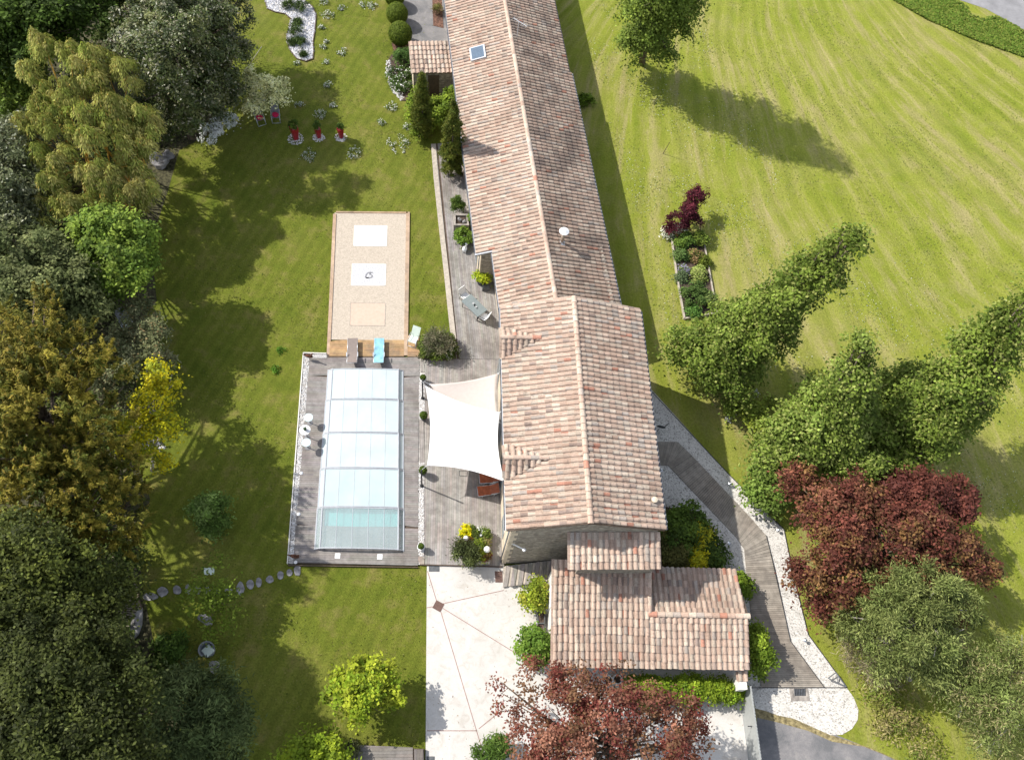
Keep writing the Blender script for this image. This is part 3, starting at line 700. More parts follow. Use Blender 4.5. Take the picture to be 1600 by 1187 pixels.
m = MB(); q = BF(7.75, 11.9, EZ+.45*k+.05); m.lathe(q, [(.12, -.05), (.12, .14), (.16, .15), (.16, .20), (.05, .24)], 14); m.build('roof_vent', 'render', rf)
# windows and doors (west and east faces)
for b, z0, z1, w in ((1.2, .15, 2.2, 1.1), (5.2, .15, 2.3, 1.6), (8.2, .15, 2.3, 1.6), (11.6, .9, 2.1, 1.0), (5.5, 3.6, 4.9, 1.0), (12.0, 3.6, 4.8, .9)):
    d = MB(); BF.box(d, .225, .262, b-w/2-.06, b+w/2+.06, z0-.0, z1+.06); wn_ = d.build('window', 'shutter', house)
    d = MB(); BF.box(d, .215, .223, b-w/2, b-.03, z0+.06, z1); BF.box(d, .215, .223, b+.03, b+w/2, z0+.06, z1); d.build('pane', 'glass', wn_)
for b, z0, z1, w in ((3.0, 1, 2.2, .9), (7, 1, 2.2, .9), (11, 0.1, 2.2, 1.0), (4.4, 4, 5.2, .9), (9.5, 4, 5.2, .9)):
    d = MB(); BF.box(d, 7.95, 7.99, b-w/2-.06, b+w/2+.06, z0, z1+.06); wn_ = d.build('window', 'shutter', house)
    d = MB(); BF.box(d, 7.99, 8.0, b-w/2, b-.03, z0+.06, z1); BF.box(d, 7.99, 8.0, b+.03, b+w/2, z0+.06, z1); d.build('pane', 'glass', wn_)
def wall_lamp(p, q, label):
    t = thing('wall_lamp', label, 'lamp', p); m = MB(); m.tube(p, q, .035, .035, 8); m.build('arm', 'white', t, smooth=True)
    m = MB(); m.blob((q[0], q[1], q[2]-.05), (.11, .11, .08), 10, 5, amp=0); m.build('head', 'white', t, smooth=True); return t
wall_lamp(BF(0.45, 13.35, 4.2), BF(1.1, 13.75, 4.4), 'short white lamp arm fixed near the west corner of the stone gable')
wall_lamp(BF(7.95, 12.9, 5.1), BF(8.75, 12.5, 5.3), 'long white lamp arm sticking out of the east wall above the shrubs')

# long low wing
LF = Fr((-3.79, 31.9), 16.8); LE, LR = 3.45, 4.85
wing = thing('long_house', 'long low stone wing with a narrow clay tiled gable roof running north', 'house', LF(4.3, -12)); kl = (LR-LE)/4.35
m = MB(); v = MB(); gablewalls(m, LF, .32, 8.4, -40, 0.0, LE+.32*kl-.15, LR-.17); LF.box(m, 1.05+.3, 8.3, 0.0, 4.9, -.2, LE+.2); LF.box(m, .95+.3, 2.2, 4.9, 5.75, -.2, LE+.15); m.build('wall', 'rubble', wing)
m = MB(); LF.box(m, .285, .318, -39, -0.02, -.2, LE-.12); LF.box(m, 1.31, 1.348, 0.02, 4.8, -.2, LE+.1); m.build('rendered_facade', 'render', wing)
m = MB()
def lz(a): return LE+a*kl
slab(m, [LF(0, -40, LE), LF(4.35, -40, LR), LF(4.35, 0, LR), LF(0, 0, LE)]); slab(m, [LF(4.35, -40, LR), LF(8.7, -40, LE), LF(8.7, 0, LE), LF(4.35, 0, LR)])
slab(m, [LF(1.0, 0.004, lz(1.0)-.004), LF(4.35, 0.004, LR-.004), LF(4.35, 4.6, LR-.004), LF(1.0, 5.9, lz(1.0)-.004)]); slab(m, [LF(4.35, 0.004, LR-.004), LF(8.7, .004, LE-.004), LF(8.7, 5.2, LE-.004), LF(4.35, 5.2, LR-.004)])
rf2 = m.build('roof', 'timber', wing)
sl2 = math.hypot(4.35, LR-LE); m = MB(); U_ = V3(LF(0, 1))-V3(LF(0, 0))
tiles(m, LF(0, -40, LE), U_, V3(LF(4.35, 0, LR))-V3(LF(0, 0, LE)), 40.0, 134, lambda u: (-.05, sl2-.02), 4)
sB = math.hypot(3.35, LR-lz(1.0))
tiles(m, LF(1.0, 0.0, lz(1.0)), U_, V3(LF(4.35, 0, LR))-V3(LF(1.0, 0, lz(1.0))), 5.9, 20, lambda u: (-.05, sB-.02 if u < 4.6 else 1.1), 5)
m.build('west_tiles', 'tile', rf2)
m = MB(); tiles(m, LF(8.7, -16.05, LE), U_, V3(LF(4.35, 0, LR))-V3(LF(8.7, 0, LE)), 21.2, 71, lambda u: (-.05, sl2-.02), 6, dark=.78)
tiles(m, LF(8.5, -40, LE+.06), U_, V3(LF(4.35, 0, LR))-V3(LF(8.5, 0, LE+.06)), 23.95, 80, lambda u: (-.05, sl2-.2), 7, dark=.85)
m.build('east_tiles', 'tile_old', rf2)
m = MB(); ridge(m, LF(4.35, -40, LR), LF(4.35, 5.0, LR-.03), .15, 8)
m.build('ridge_tiles', 'tile', rf2)
gutter(LF, -.10, -40, 0.05, LE-.02, wing); gutter(LF, .90, 0.05, 5.9, lz(1.0)-.03, wing); gutter(LF, 8.82, -16.05, 4.8, LE-.03, wing); gutter(LF, 8.6, -40, -16.1, LE+.02, wing)
m = MB(); slab(m, [LF(-.15, -.01, LE+.03), LF(1.0, -.01, lz(1.0)+.03), LF(1.0, .09, lz(1.0)+.03), LF(-.15, .09, LE+.03)], .12); m.build('verge_flashing', 'zinc', wing)
m = MB(); m.path([LF(-.08, -.2, LE-.08), LF(.18, -.15, LE-.4), LF(.18, -.15, .1)], .04, 8); m.build('downpipe', 'zinc', wing, smooth=True)
# skylight lies in the slope
d = MB(); sa0, sa1, sb0, sb1 = 1.25, 2.35, -18.15, -16.85
def slope_box(mb, a0, a1, b0, b1, h0, h1):
    P = [LF(a0, b0, lz(a0)+h1), LF(a1, b0, lz(a1)+h1), LF(a1, b1, lz(a1)+h1), LF(a0, b1, lz(a0)+h1)]; slab(mb, P, h1-h0)
slope_box(d, sa0, sa1, sb0, sb1, .02, .20); skf = d.build('skylight', 'alu', rf2)
d = MB(); slope_box(d, sa0+.09, sa1-.12, sb0+.09, sb1-.09, .203, .215); d.build('skylight_pane', 'skyglass', skf)
for b in (-2.0, -5.2, -8.5, -12, -22, -26, -31):
    d = MB(); LF.box(d, .25, .285, b-.65, b+.65, .15, 2.25); wn_ = d.build('window', 'shutter', wing)
    d = MB(); LF.box(d, .24, .249, b-.58, b-.03, .2, 2.18); LF.box(d, .24, .249, b+.03, b+.58, .2, 2.18); d.build('pane', 'glass', wn_)
for b in (-3.0, -9, -14, -22, -30):
    d = MB(); LF.box(d, 8.4, 8.44, b-.45, b+.45, 1.0, 2.1); wn_ = d.build('window', 'shutter', wing)
    d = MB(); LF.box(d, 8.44, 8.45, b-.4, b+.4, 1.05, 2.05); d.build('pane', 'glass', wn_)
# flue
cb = at(877, 381, 4.4); ch = thing('chimney_flue', 'tall shiny metal chimney flue with round white cap on the shaded roof slope', 'chimney', cb)
m = MB(); m.tube((cb[0], cb[1], cb[2]-.4), (cb[0], cb[1], cb[2]+1.25), .11, n=16); m.build('flue_pipe', 'pipe', ch, smooth=True)
m = MB(); m.lathe(cb, [(.28, -.12), (.27, .05), (.13, .18), (.12, .3)], 16); m.build('flashing', 'alu', ch)
m = MB(); m.lathe((cb[0], cb[1], cb[2]+1.33), [(.06, -.08), (.30, -.02), (.32, .0), (.10, .13), (.02, .15)], 20); m.build('cap', 'white', ch, smooth=False)
# aerial
ab = at(806, 56, 4.8); an = thing('roof_aerial', 'small television aerial with cross bars on the long roof ridge', 'aerial', ab); m = MB()
m.tube((ab[0]+.1, ab[1], ab[2]-.1), (ab[0]+.1, ab[1], ab[2]+1.3), .03); m.build('mast', 'alu', an)
m = MB(); t0 = (ab[0]-.35, ab[1]+.35, ab[2]+1.2); t1 = (ab[0]+.75, ab[1]-.25, ab[2]+1.2); m.tube(t0, t1, .02)
for i in range(7):
    f = i/6; c = [t0[j]+(t1[j]-t0[j])*f for j in range(3)]; m.tube((c[0]-.12, c[1]-.2, c[2]), (c[0]+.12, c[1]+.2, c[2]), .012, n=5)
m.build('antenna_bars', 'alu', an)

# small annexe with its own roof, west of the wing
sh = thing('tiled_annexe', 'small dark stone annexe with a single tiled roof slope beside the long wing', 'annexe', LF(-1.5, -18.7)); SA0, SA1, SB0, SB1 = -3.05, .15, -20.1, -17.35
m = MB(); LF.box(m, SA0+.12, SA1+.1, SB0+.1, SB1-.25, -.2, 2.38); m.build('wall', 'rubble', sh)
m = MB(); slab(m, [LF(SA0, SB0, 3.0), LF(SA1-.05, SB0, 3.0), LF(SA1-.05, SB1, 2.5), LF(SA0, SB1, 2.5)], .08); r3 = m.build('roof', 'timber', sh)
m = MB(); tiles(m, LF(SA0, SB1, 2.5), V3(LF(1, 0))-V3(LF(0, 0)), V3(LF(0, SB0, 3.0))-V3(LF(0, SB1, 2.5)), SA1-SA0-.05, 10, lambda u: (-.03, 2.8), 12); m.build('roof_tiles', 'tile', r3)
m = MB(); LF.box(m, SA0+.09, SA0+.119, SB0+.1, SB1-.22, -.2, 2.36); m.build('rendered_facade', 'render', sh)
m = MB(); LF.box(m, -1.85, -1.0, SB1-.249, SB1-.22, .0, 2.05); m.build('door', 'timber', sh)

# lean-to roof south of the gable
lt = thing('lean_to', 'narrow tiled lean to roof joining the stone gable to the garage', 'lean-to', BF(5.6, 14.1)); m = MB()
Z1, Z0_ = 6.25, 5.65
m = MB(); slab(m, [BF(3.2, 13.36, Z1), BF(8.1, 13.36, Z1), BF(8.15, 15.12, Z0_), BF(3.25, 15.12, Z0_)], .08); r4 = m.build('roof', 'timber', lt)
m = MB(); tiles(m, BF(3.25, 15.12, Z0_), V3(BF(1, 0))-V3(BF(0, 0)), V3(BF(0, 13.36, Z1))-V3(BF(0, 15.12, Z0_)), 4.9, 16, lambda u: (-.04, 1.84), 13, tl=.36); m.build('roof_tiles', 'tile', r4)
m = MB(); BF.box(m, 3.9, 8.0, 13.352, 14.9, -.2, Z0_-.1); m.build('wall', 'rubble', lt)

# garage
g0 = a2(862, 1040, 2.4); GF = Fr(g0, 9.8); GE, GR = 2.4, 3.12; GW, GB, GN = 10.75, 2.62, 5.3; kg = (GR-GE)/GB; GT = GE+kg*GN; WA = 5.28
gar = thing('garage', 'low white walled garage with an L shaped clay tiled roof', 'garage', GF(5, -2.5))
m = MB(); GF.box(m, .12, 10.45, -GN+.2, -.35, -.2, GE-.1); m.prism([GF(.12, -GN+.2)[:2], GF(WA-.05, -GN+.2)[:2], GF(WA-.05, -.5)[:2], GF(.12, -.5)[:2]], GE-.12, [GE+kg*(GN-.2)-.11, GE+kg*(GN-.2)-.11, GE+kg*.5-.11, GE+kg*.5-.11]); m.build('wall', 'offwhite', gar)
m = MB(); slab(m, [GF(0, 0, GE), GF(GW, 0, GE), GF(GW, -GB, GR), GF(0, -GB, GR)], .1); slab(m, [GF(0, -GB, GR-.002), GF(WA, -GB, GR-.002), GF(WA, -GN, GT), GF(0, -GN, GT)], .1)
slab(m, [GF(WA+.01, -GB, GR), GF(GW, -GB, GR), GF(GW-.2, -GN, GE+.1), GF(WA+.01, -GN, GE+.1)], .1)
r5 = m.build('roof', 'timber', gar)
m = MB(); ue = V3(GF(1, 0))-V3(GF(0, 0)); vs = V3(GF(0, -GB, GR))-V3(GF(0, 0, GE)); sg = np.linalg.norm(vs)
tiles(m, GF(0, 0, GE), ue, vs, WA, 18, lambda u: (-.05, sg*GN/GB-.02), 14, tl=.42)
tiles(m, GF(WA, 0, GE), ue, vs, GW-WA, 18, lambda u: (-.05, sg-.02), 15, tl=.42)
vn = V3(GF(0, -GB, GR))-V3(GF(0, -GN, GE+.1)); sgn_ = np.linalg.norm(vn)
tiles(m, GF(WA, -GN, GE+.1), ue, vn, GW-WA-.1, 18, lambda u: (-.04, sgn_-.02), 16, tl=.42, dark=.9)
m.build('roof_tiles', 'tile', r5)
m = MB(); ridge(m, GF(GW+.05, -GB, GR+.02), GF(WA-.05, -GB, GR+.02), .15, 17); ridge(m, GF(WA, -GN, GT+.02), GF(WA, -GB, GR+.02), .12, 18); m.build('ridge_tiles', 'tile', r5)
m = MB(); GF.box(m, .05, 10.6, -.02, .06, GE-.16, GE-.03); m.build('facia', 'dark', gar)
m = MB(); GF.box(m, .085, .118, -4.3, -3.2, .03, 2.1); m.build('door', 'white', gar)
m = MB(); GF.box(m, 2.0, 4.6, -.348, -.31, .03, 2.0); m.build('door', 'shutter', gar)
gp = thing('gate_pillar', 'white gate pillar with a small tiled coping at the garage corner', 'pillar', GF(10.5, .35)); m = MB(); GF.box(m, 10.2, 10.6, 0.10, 1.0, -.1, 2.0); m.build('post', 'offwhite', gp)
m = MB(); tiles(m, GF(10.12, 0.08, 2.02), V3(GF(1, 0))-V3(GF(0, 0)), V3(GF(0, 1.1, 0))-V3(GF(0, 0.1, 0)), .6, 2, lambda u: (0, .5), 19); m.build('coping', 'tile', gp)

# wooden platform between house and garage
pf = thing('wooden_steps', 'wide grey wooden steps in the corner between stone gable and garage', 'steps', at(810, 900)); m = MB()
NS_ = 7
for i in range(NS_):
    x0, x1 = 786+i*11.5, 786+(i+1)*11.5; zt_ = .15+.11*i
    def lo(x): return 917-(x-786)*.13
    def hi(x): return 884-(x-786)*.12
    q = pts([(x0, hi(x0)), (x1, hi(x1)), (x1, lo(x1)), (x0, lo(x0))], zt_)
    planks(q, ns+math.radians(2), .24, zt_, .05, TERW, mb=m, seed=21+i, var=.1)
m.build('boards', 'plank', pf); m = MB()
for i in range(NS_):
    x0, x1 = 786.3+i*11.5, 786+(i+1)*11.5; zt_ = .15+.11*i-.053
    m.prism(pts([(x0, hi(x0)+.5), (x1, hi(x1)+.5), (x1, lo(x1)-.4), (x0, lo(x0)-.4)], zt_), -.1, zt_)
m.build('skirt', 'beige_board', pf)

# ================================================================ POOL ENCLOSURE
EC = [at(x, y, DZ)[:2] for x, y in ((510, 578), (632.5, 578.5), (630.5, 861), (492, 858.5))]
EC = [np.array(p) for p in EC]
enc = thing('pool_enclosure', 'low sliding pool enclosure of five framed translucent sections over the turquoise pool', 'pool cover', (*(sum(EC)/4), DZ))
ts = [0, 0.186, .380, .578, .787, 1.0]
def ep(u_, t_):
    L_ = EC[0]+(EC[3]-EC[0])*t_; R_ = EC[1]+(EC[2]-EC[1])*t_; return L_+(R_-L_)*u_
PR = [(0.0, 0.0), (0.06, .20), (.235, .26), (.415, .285), (.595, .285), (.775, .26), (.94, .20), (1.0, 0.0)]
for i in range(5):
    dz = .035*(4-i)*-1+.14; ins_ = .012*(4-i)*0.5; t0, t1 = ts[i], ts[i+1]; fm = MB()
    def pp(j, t_, dz=dz, ins_=ins_):
        u_, z_ = PR[j]; u_ = ins_+u_*(1-2*ins_); q = ep(u_, t_); return np.array([q[0], q[1], DZ+z_*(1.0+dz)])
    for t_ in (t0+.004, t1-.004):
        for j in range(7): fm.tube(pp(j, t_), pp(j+1, t_), .045, n=6)
    for j in range(1, 7): fm.tube(pp(j, t0), pp(j, t1), .019 if 1 < j < 6 else .05, n=6)
    a = pp(0, t0); b = pp(0, t1); fm.tube(a, b, .05, n=6); a = pp(7, t0); b = pp(7, t1); fm.tube(a, b, .05, n=6)
    secn = fm.build('section_frame', 'frame', enc)
    mt = 'poly' if i < 3 else ('poly_mid' if i == 3 else 'poly_clear')  # painted sky reflection fades towards the nearest section
    for j in range(7):
        p = MB(); q = [pp(j, t0+.004), pp(j+1, t0+.004), pp(j+1, t1-.004), pp(j, t1-.004)]
        n_ = np.cross(q[1]-q[0], q[3]-q[0]); n_ /= np.linalg.norm(n_); n_ = n_*.008
        p.add([x+n_ for x in q]+[x-n_ for x in q], [(0, 1, 2, 3), (7, 6, 5, 4), (0, 4, 5, 1), (1, 5, 6, 2), (2, 6, 7, 3), (3, 7, 4, 0)])
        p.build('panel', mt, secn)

# ================================================================ BOULES COURT
ct = thing('boules_court', 'long timber framed sand court with three square inlaid panels', 'boules court', at(575, 440)); c4 = [(521, 330), (640, 331), (637, 556), (509, 555)]
m = MB(); m.prism(pts([(523, 333), (638, 334), (634, 532), (512, 531)]), -.2, .05); m.build('sand', 'sand', ct)
m = MB()
def cboard(p, q, w, c): 
    a = a2(*p, .1); b = a2(*q, .1); d = (b-a)/np.linalg.norm(b-a); n = np.array([-d[1], d[0]])*w/2; m.prism([a-n, b-n, b+n, a+n], -.1, .10, c)
OR = (0.52, 0.37, 0.24)
cboard((525, 331), (637, 332), .12, OR); cboard((523, 334), (513, 554), .22, (0.55, .40, .28)); cboard((637.5, 331), (634, 555), .26, (0.54, .40, .28)); m.build('timber_frame', 'plank', ct)
m = MB(); planks(pts([(515.5, 531), (631.5, 531), (631, 556.5), (514.5, 556)], .1), ew, .13, .105, .12, (0.50, 0.33, 0.17), mb=m, seed=31, var=.12)
planks(pts([(637, 522), (655, 522), (656, 557.5), (636.8, 557)], .1), ew, .13, .105, .12, (0.52, .33, .17), mb=m, seed=32, var=.12); m.build('plank_strip', 'plank', ct)
for nm, mt, q in (('inlay', 'creamslab', [(554, 352.5), (605, 353), (604, 384.5), (552.5, 384)]), ('inlay', 'whitechip', [(550.5, 412), (603, 413), (602, 446), (549, 446)]), ('inlay', 'pinkslab', [(548, 473), (602, 473.5), (601, 509), (546.5, 508)])):
    m = MB(); m.prism(pts(q, .06), -.1, .06); i_ = m.build(nm, mt, ct)
    m = MB(); P_ = pts(q, .06)
    for a, b in zip(P_, P_[1:]+P_[:1]):
        d = (b-a)/np.linalg.norm(b-a); n = np.array([-d[1], d[0]])*.025; m.prism([a-n, b-n, b+n, a+n], -.1, .068)
    m.build('inlay_border', 'offwhite' if mt != 'pinkslab' else 'beige_board', i_)
    if mt == 'whitechip':
        # the grey monogram laid in the white chippings: slanted G and S run together
        ms = MB(); G_ = [(579.5, 426), (575, 427), (571.8, 430.5), (571.2, 434), (574, 435.2), (576.5, 434)]; S_ = [(582.5, 426.5), (578.5, 427.2), (577.5, 429.5), (580.5, 430.3), (581.8, 431.8), (580.5, 434.2), (577, 435.2), (572, 434.8)]
        for G in (G_, S_):
            for p, q_ in zip(G[:-1], G[1:]): stripe(ms, p, q_, .085, .075, .02)
        ms.build('monogram', 'gravelline', i_)

# ================================================================ SAILS
def sail(name, label, corners, sag, mat, zs=0.35):
    C4 = [V3(c) for c in corners]; n = 18; cen = sum(C4)/4
    def P(u_, v_):
        p = (C4[0]*(1-u_)+C4[1]*u_)*(1-v_)+(C4[3]*(1-u_)+C4[2]*u_)*v_
        eu = 4*u_*(1-u_); ev = 4*v_*(1-v_)
        du = (v_-.5)*2; dv = (u_-.5)*2
        toc = cen-p
        s_ = sag*(eu*abs(du)**3+ev*abs(dv)**3)
        return p+toc*s_+np.array([0, 0, -zs*eu*ev])
    t = thing(name, label, 'sun sail', C4[0]); m = MB(); v = [P(i/n, j/n) for j in range(n+1) for i in range(n+1)]; N = len(v)
    f = []
    for j in range(n):
        for i in range(n): a = j*(n+1)+i; f += [(a, a+1, a+n+2, a+n+1)]
    m.add(v, f); o = m.build('cloth', mat, t, smooth=True); so = o.modifiers.new('thick', 'SOLIDIFY'); so.thickness = .006
    for c_ in C4:
        dd = c_-cen; dd /= np.linalg.norm(dd); m = MB(); m.tube(c_-dd*.05, c_+dd*.38+np.array([0, 0, .03]), .012, n=6); m.lathe(c_-dd*.04, [(.05, -.01), (.05, .01)], 10); m.build('corner_cable', 'alu', t)
    return t, C4
p1 = at(660.5, 622, DZ); p2 = at(659, 759, DZ); SH = 2.75
tp1 = np.array([p1[0], p1[1], SH]); tp2 = np.array([p2[0], p2[1], SH])
sail('white_sail', 'large white shade sail with curved edges stretched from two posts to the house', [at(665, 603, 2.65), at(781, 644, 3.9), at(788, 752, 3.9), at(667.5, 727, 2.55)], .105, 'sail')
sail('beige_sail', 'beige shade sail partly tucked under the white one', [at(671, 600, 2.60), at(779, 583, 3.5), at(781, 660, 3.3), at(700, 660, 2.3)], .12, 'sailb', .15)
for b, tp, lb in ((p1, tp1, 'dark steel post at the north corner of the white sail'), (p2, tp2, 'dark steel post at the south corner of the white sail')):
    t = thing('sail_post', lb, 'post', b, 'posts holding the sail'); m = MB(); m.tube(b, tp, .05, .045, 10); m.build('pole', 'dark', t, smooth=True)
    m = MB(); m.lathe(b, [(.12, 0), (.12, .02)], 10); m.build('base_plate', 'dark', t)
for px, py, z, tgt, lb in ((781, 644, 3.9, BF(.25, 3.6, 4.0), 'upper'), (788, 752, 3.9, BF(.25, 8.5, 4.0), 'lower')):
    pass

# ================================================================ TREES AND SHRUBS
G_MID = [(0.105, 0.15, 0.028), (0.135, 0.185, 0.035), (0.08, 0.12, 0.022), (0.16, 0.21, 0.045)]
G_DK = [(0.045, 0.07, 0.016), (0.065, 0.095, 0.02), (0.09, 0.12, 0.025)]
G_BR = [(0.14, 0.20, 0.025), (0.18, 0.24, 0.03), (0.11, 0.17, 0.02)]
G_OL = [(0.10, 0.11, 0.05), (0.07, 0.08, 0.04), (0.14, 0.145, 0.08)]
G_GREY = [(0.16, 0.175, 0.10), (0.21, 0.215, 0.14), (0.12, 0.14, 0.08)]
LIME = [(0.24, 0.30, 0.025), (0.19, 0.27, 0.025), (0.29, 0.33, 0.035)]
REDM = [(0.155, 0.048, 0.036), (0.185, 0.072, 0.048), (0.145, 0.072, 0.04), (0.11, 0.036, 0.028)]
tree('broadleaf_tree', 'tall dense green tree standing at the top edge of the mown field', 'tree', (1003, 100),
     cone((1008, 88), 2.0, (1072, -170), 16.5, 2.3, .8, 14, 1.6)+cone((1030, 20), 7, (1025, -110), 14, 2.0, .8, 6)+cone((1060, 20), 6, (1100, -105), 13.5, 1.9, .8, 6), G_MID, 760, 56, .3, cs=.38, L=.215, Wd=.14)
tree('broadleaf_tree', 'leaning narrow green tree beside the flower bed on the field', 'tree', (1118, 602),
     cone((1110, 565), 1.8, (1332, 378), 14.0, 2.6, .7, 17, .95)+[lob(1078, 545, 2.6, 1.5), lob(1150, 590, 2.2, 1.7)], G_MID, 1050, 56, .28, cs=.36, L=.215, Wd=.14, tips=((.28, .31, .08), .16))
tree('broadleaf_tree', 'broad rounded green tree nearest the red maple', 'tree', (1255, 745),
     cone((1290, 690), 2.2, (1352, 545), 10.2, 2.9, .55, 12, .85)+[lob(1215, 705, 2.6, 1.9), lob(1240, 680, 3.4, 1.9), lob(1340, 705, 3.2, 2.2), lob(1285, 655, 5, 1.8)], G_MID+[(.18, .24, .06)], 950, 56, .3, cs=.38, L=.215, Wd=.14, tips=((.30, .34, .09), .18))
tree('broadleaf_tree', 'long leaning green tree reaching the right edge of the photo', 'tree', (1400, 735),
     cone((1412, 690), 2.2, (1628, 452), 13.8, 2.75, .8, 17, .95)+[lob(1390, 715, 2.4, 1.8)], G_MID, 1050, 56, .3, cs=.37, L=.215, Wd=.14, tips=((.28, .31, .08), .16))
tree('leafy_shrub', 'bright green loose shrub between the gravel path and the red maple', 'shrub', (1200, 780), [lob(1200, 765, 1.2, 1.4), lob(1215, 745, 1.6, 1.1), lob(1185, 745, 1.0, .9)], [(.12, .18, .04), (.16, .22, .06)], 110, 40, .06, cs=.28, L=.22, Wd=.14)
tree('leafy_shrub', 'yellow green shrub under the two leaning field trees', 'shrub', (1178, 650), [lob(1152, 640, .7, .7), lob(1178, 645, .9, .8), lob(1185, 662, .8, .7), lob(1205, 632, .6, .5)], [(.25, .30, .05), (.20, .26, .05)], 70, 34, .05, cs=.22, L=.2, Wd=.13)
tree('red_maple', 'large dark red maple spreading beside the boardwalk', 'tree', (1340, 920),
     [lob(1245, 752, 4.2, .95, rz=.9), lob(1290, 785, 4.6, 1.5), lob(1335, 775, 4.8, 1.3), lob(1285, 835, 4, 1.4), lob(1325, 845, 4.8, 1.5), lob(1262, 892, 2.8, 1.2), lob(1335, 895, 3.6, 1.7), lob(1405, 830, 5.0, 1.5), lob(1455, 838, 4.8, 1.4), lob(1498, 868, 4.2, 1.35), lob(1535, 893, 3.6, .9), lob(1430, 880, 4, 1.5), lob(1300, 942, 1.9, 1.1), lob(1248, 900, 2.4, .5), lob(1500, 960, 2, .8), lob(1370, 800, 4.2, 1.0)], REDM+[(.22, .12, .05)], 780, 44, .2, cs=.30, L=.21, Wd=.12, jit=.2)
tree('red_maple', 'smaller blackish red maple behind the large one', 'tree', (1465, 850), [lob(1440.0, 775, 4.4, 1.8), lob(1490.0, 785, 4.2, 1.35), lob(1410.0, 770, 3.8, 1.35)], [(.11, .035, .03), (.15, .05, .038)], 220, 40, .12, cs=.3, L=.21, Wd=.12)
tree('pine_tree', 'bushy grey green pine in front of the red maple', 'tree', (1420, 1060), [lob(1355, 965, 3.2, 1.4), lob(1395, 940, 4.4, 1.6), lob(1448, 925, 4.8, 1.7), lob(1490, 955, 4.2, 1.4), lob(1425, 985, 4.6, 2.0), lob(1385, 1020, 3.0, 1.4), lob(1445, 1030, 3.4, 1.6), lob(1325, 975, 2.4, .8)], [(.165, .195, .075), (.21, .235, .095), (.115, .145, .05)], 640, 60, .2, bark='palebark', cs=.26, L=.22, Wd=.06, style='needle')
for i, (x, y, r, lb) in enumerate(((1512, 1068, 1.9, 'straggly pine with bare grey branches right of the gravel apron'), (1560, 1125, 2.5, 'sparse pine in the bottom right corner of the photo'), (1580, 1040, 2.0, 'pale green thin pine at the right edge below the red maple'))):
    tree('pine_tree', lb, 'tree', (x-14, y+50), [lob(x, y, 3.2, r*.85), lob(x-26, y+24, 2.6, r*.6), lob(x+28, y+24, 2.8, r*.7), lob(x+8, y-22, 3.4, r*.6)], [(.16, .20, .07), (.20, .235, .09), (.12, .15, .05), (.28, .25, .15)], 170, 42, .12, bark='palebark', cs=.28, L=.22, Wd=.05, style='needle')
tree('dry_shrub', 'dead grey brushwood heap below the bushy pine', 'shrub', (1372, 1035), [lob(1352, 1018, .8, 1.3, rz=.7), lob(1378, 1030, .8, 1.2, rz=.7)], [(.30, .26, .21), (.20, .17, .14)], 90, 36, 0, cs=.3, L=.4, Wd=.035, style='needle')
tree('low_scrub', 'low olive scrub between the gravel apron and the corner pines', 'shrub', (1400, 1110), [lob(1375, 1075, .4, 1.0, rz=.35), lob(1410, 1105, .4, 1.1, rz=.35), lob(1440, 1160, .4, 1.2, rz=.4), lob(1385, 1130, .3, .6, rz=.3)], [(.20, .20, .06), (.26, .22, .12), (.14, .18, .04)], 110, 30, 0, cs=.35, L=.2, Wd=.06)
tree('red_maple', 'open bronze red maple overhanging the patio at the bottom', 'tree', (945, 1210),
     [lob(850.0, 1075, 4.2, 1.31), lob(905.0, 1085, 4.8, 1.48), lob(880.0, 1130, 5.0, 1.64), lob(835.0, 1150, 4.0, 1.39), lob(960.0, 1130, 5.2, 1.72), lob(1010.0, 1110, 4.8, 1.48), lob(1055.0, 1130, 4.2, 1.39), lob(1090.0, 1175, 3.6, 1.23), lob(920.0, 1180, 5.0, 1.97), lob(1010.0, 1185, 5.0, 1.89), lob(795.0, 1110, 3.4, 0.66), lob(780.0, 1075, 3.4, 0.41), lob(960.0, 1060, 4.0, 0.82), lob(850.0, 1210, 4.0, 1.64)], [(.21, .085, .06), (.26, .12, .085), (.17, .09, .05), (.17, .045, .038)], 560, 36, .18, cs=.26, L=.165, Wd=.10, jit=.2)
tree('lime_green_tree', 'small rounded yellow green tree alone on the lower lawn', 'tree', (590, 1100), [lob(575, 1058, 2.3, 1.1), lob(545, 1075, 2.0, 1.0), lob(602, 1080, 2.0, .95), lob(575, 1098, 2.0, 1.1), lob(532, 1062, 1.9, .4), lob(598, 1048, 2.2, .7), lob(560, 1085, 2.4, 1.1)], LIME, 190, 34, .08, cs=.18, L=.2, Wd=.14)
tree('yellow_shrub', 'yellow green shrub at the bottom edge beside the wooden deck', 'shrub', (495, 1195), [lob(495, 1172, 1.6, 1.2), lob(465, 1180, 1.4, .9), lob(520, 1180, 1.3, .9), lob(480, 1200, 1.2, 1.4)], LIME[:2]+[(.18, .24, .03)], 130, 34, .05, cs=.22, L=.2, Wd=.13)
tree('flowering_tree', 'bright yellow flowering small tree at the edge of the conifers', 'tree', (237, 735), [lob(255, 600, 4.6, .9), lob(245, 630, 4.3, 1.15), lob(262, 662, 3.8, 1.0), lob(218, 672, 3.6, 1.1), lob(240, 700, 2.8, 1.2), lob(242, 572, 4.4, .5), lob(200, 690, 2.8, .7)], [(.50, .44, .02), (.42, .40, .02), (.28, .31, .03), (.56, .48, .02)], 200, 30, .1, bark='palebark', cs=.24, L=.17, Wd=.12, tips=((.26, .30, .04), .12))
m = stones([pts([(222, 688), (250, 684), (256, 700), (240, 710), (222, 702)])], 60, .08, .2, .03, WS[:3], 5); tag(m.build('white_stones', 'stone'), 'patch of white stones under the yellow flowering tree', 'stones', kind='stuff')
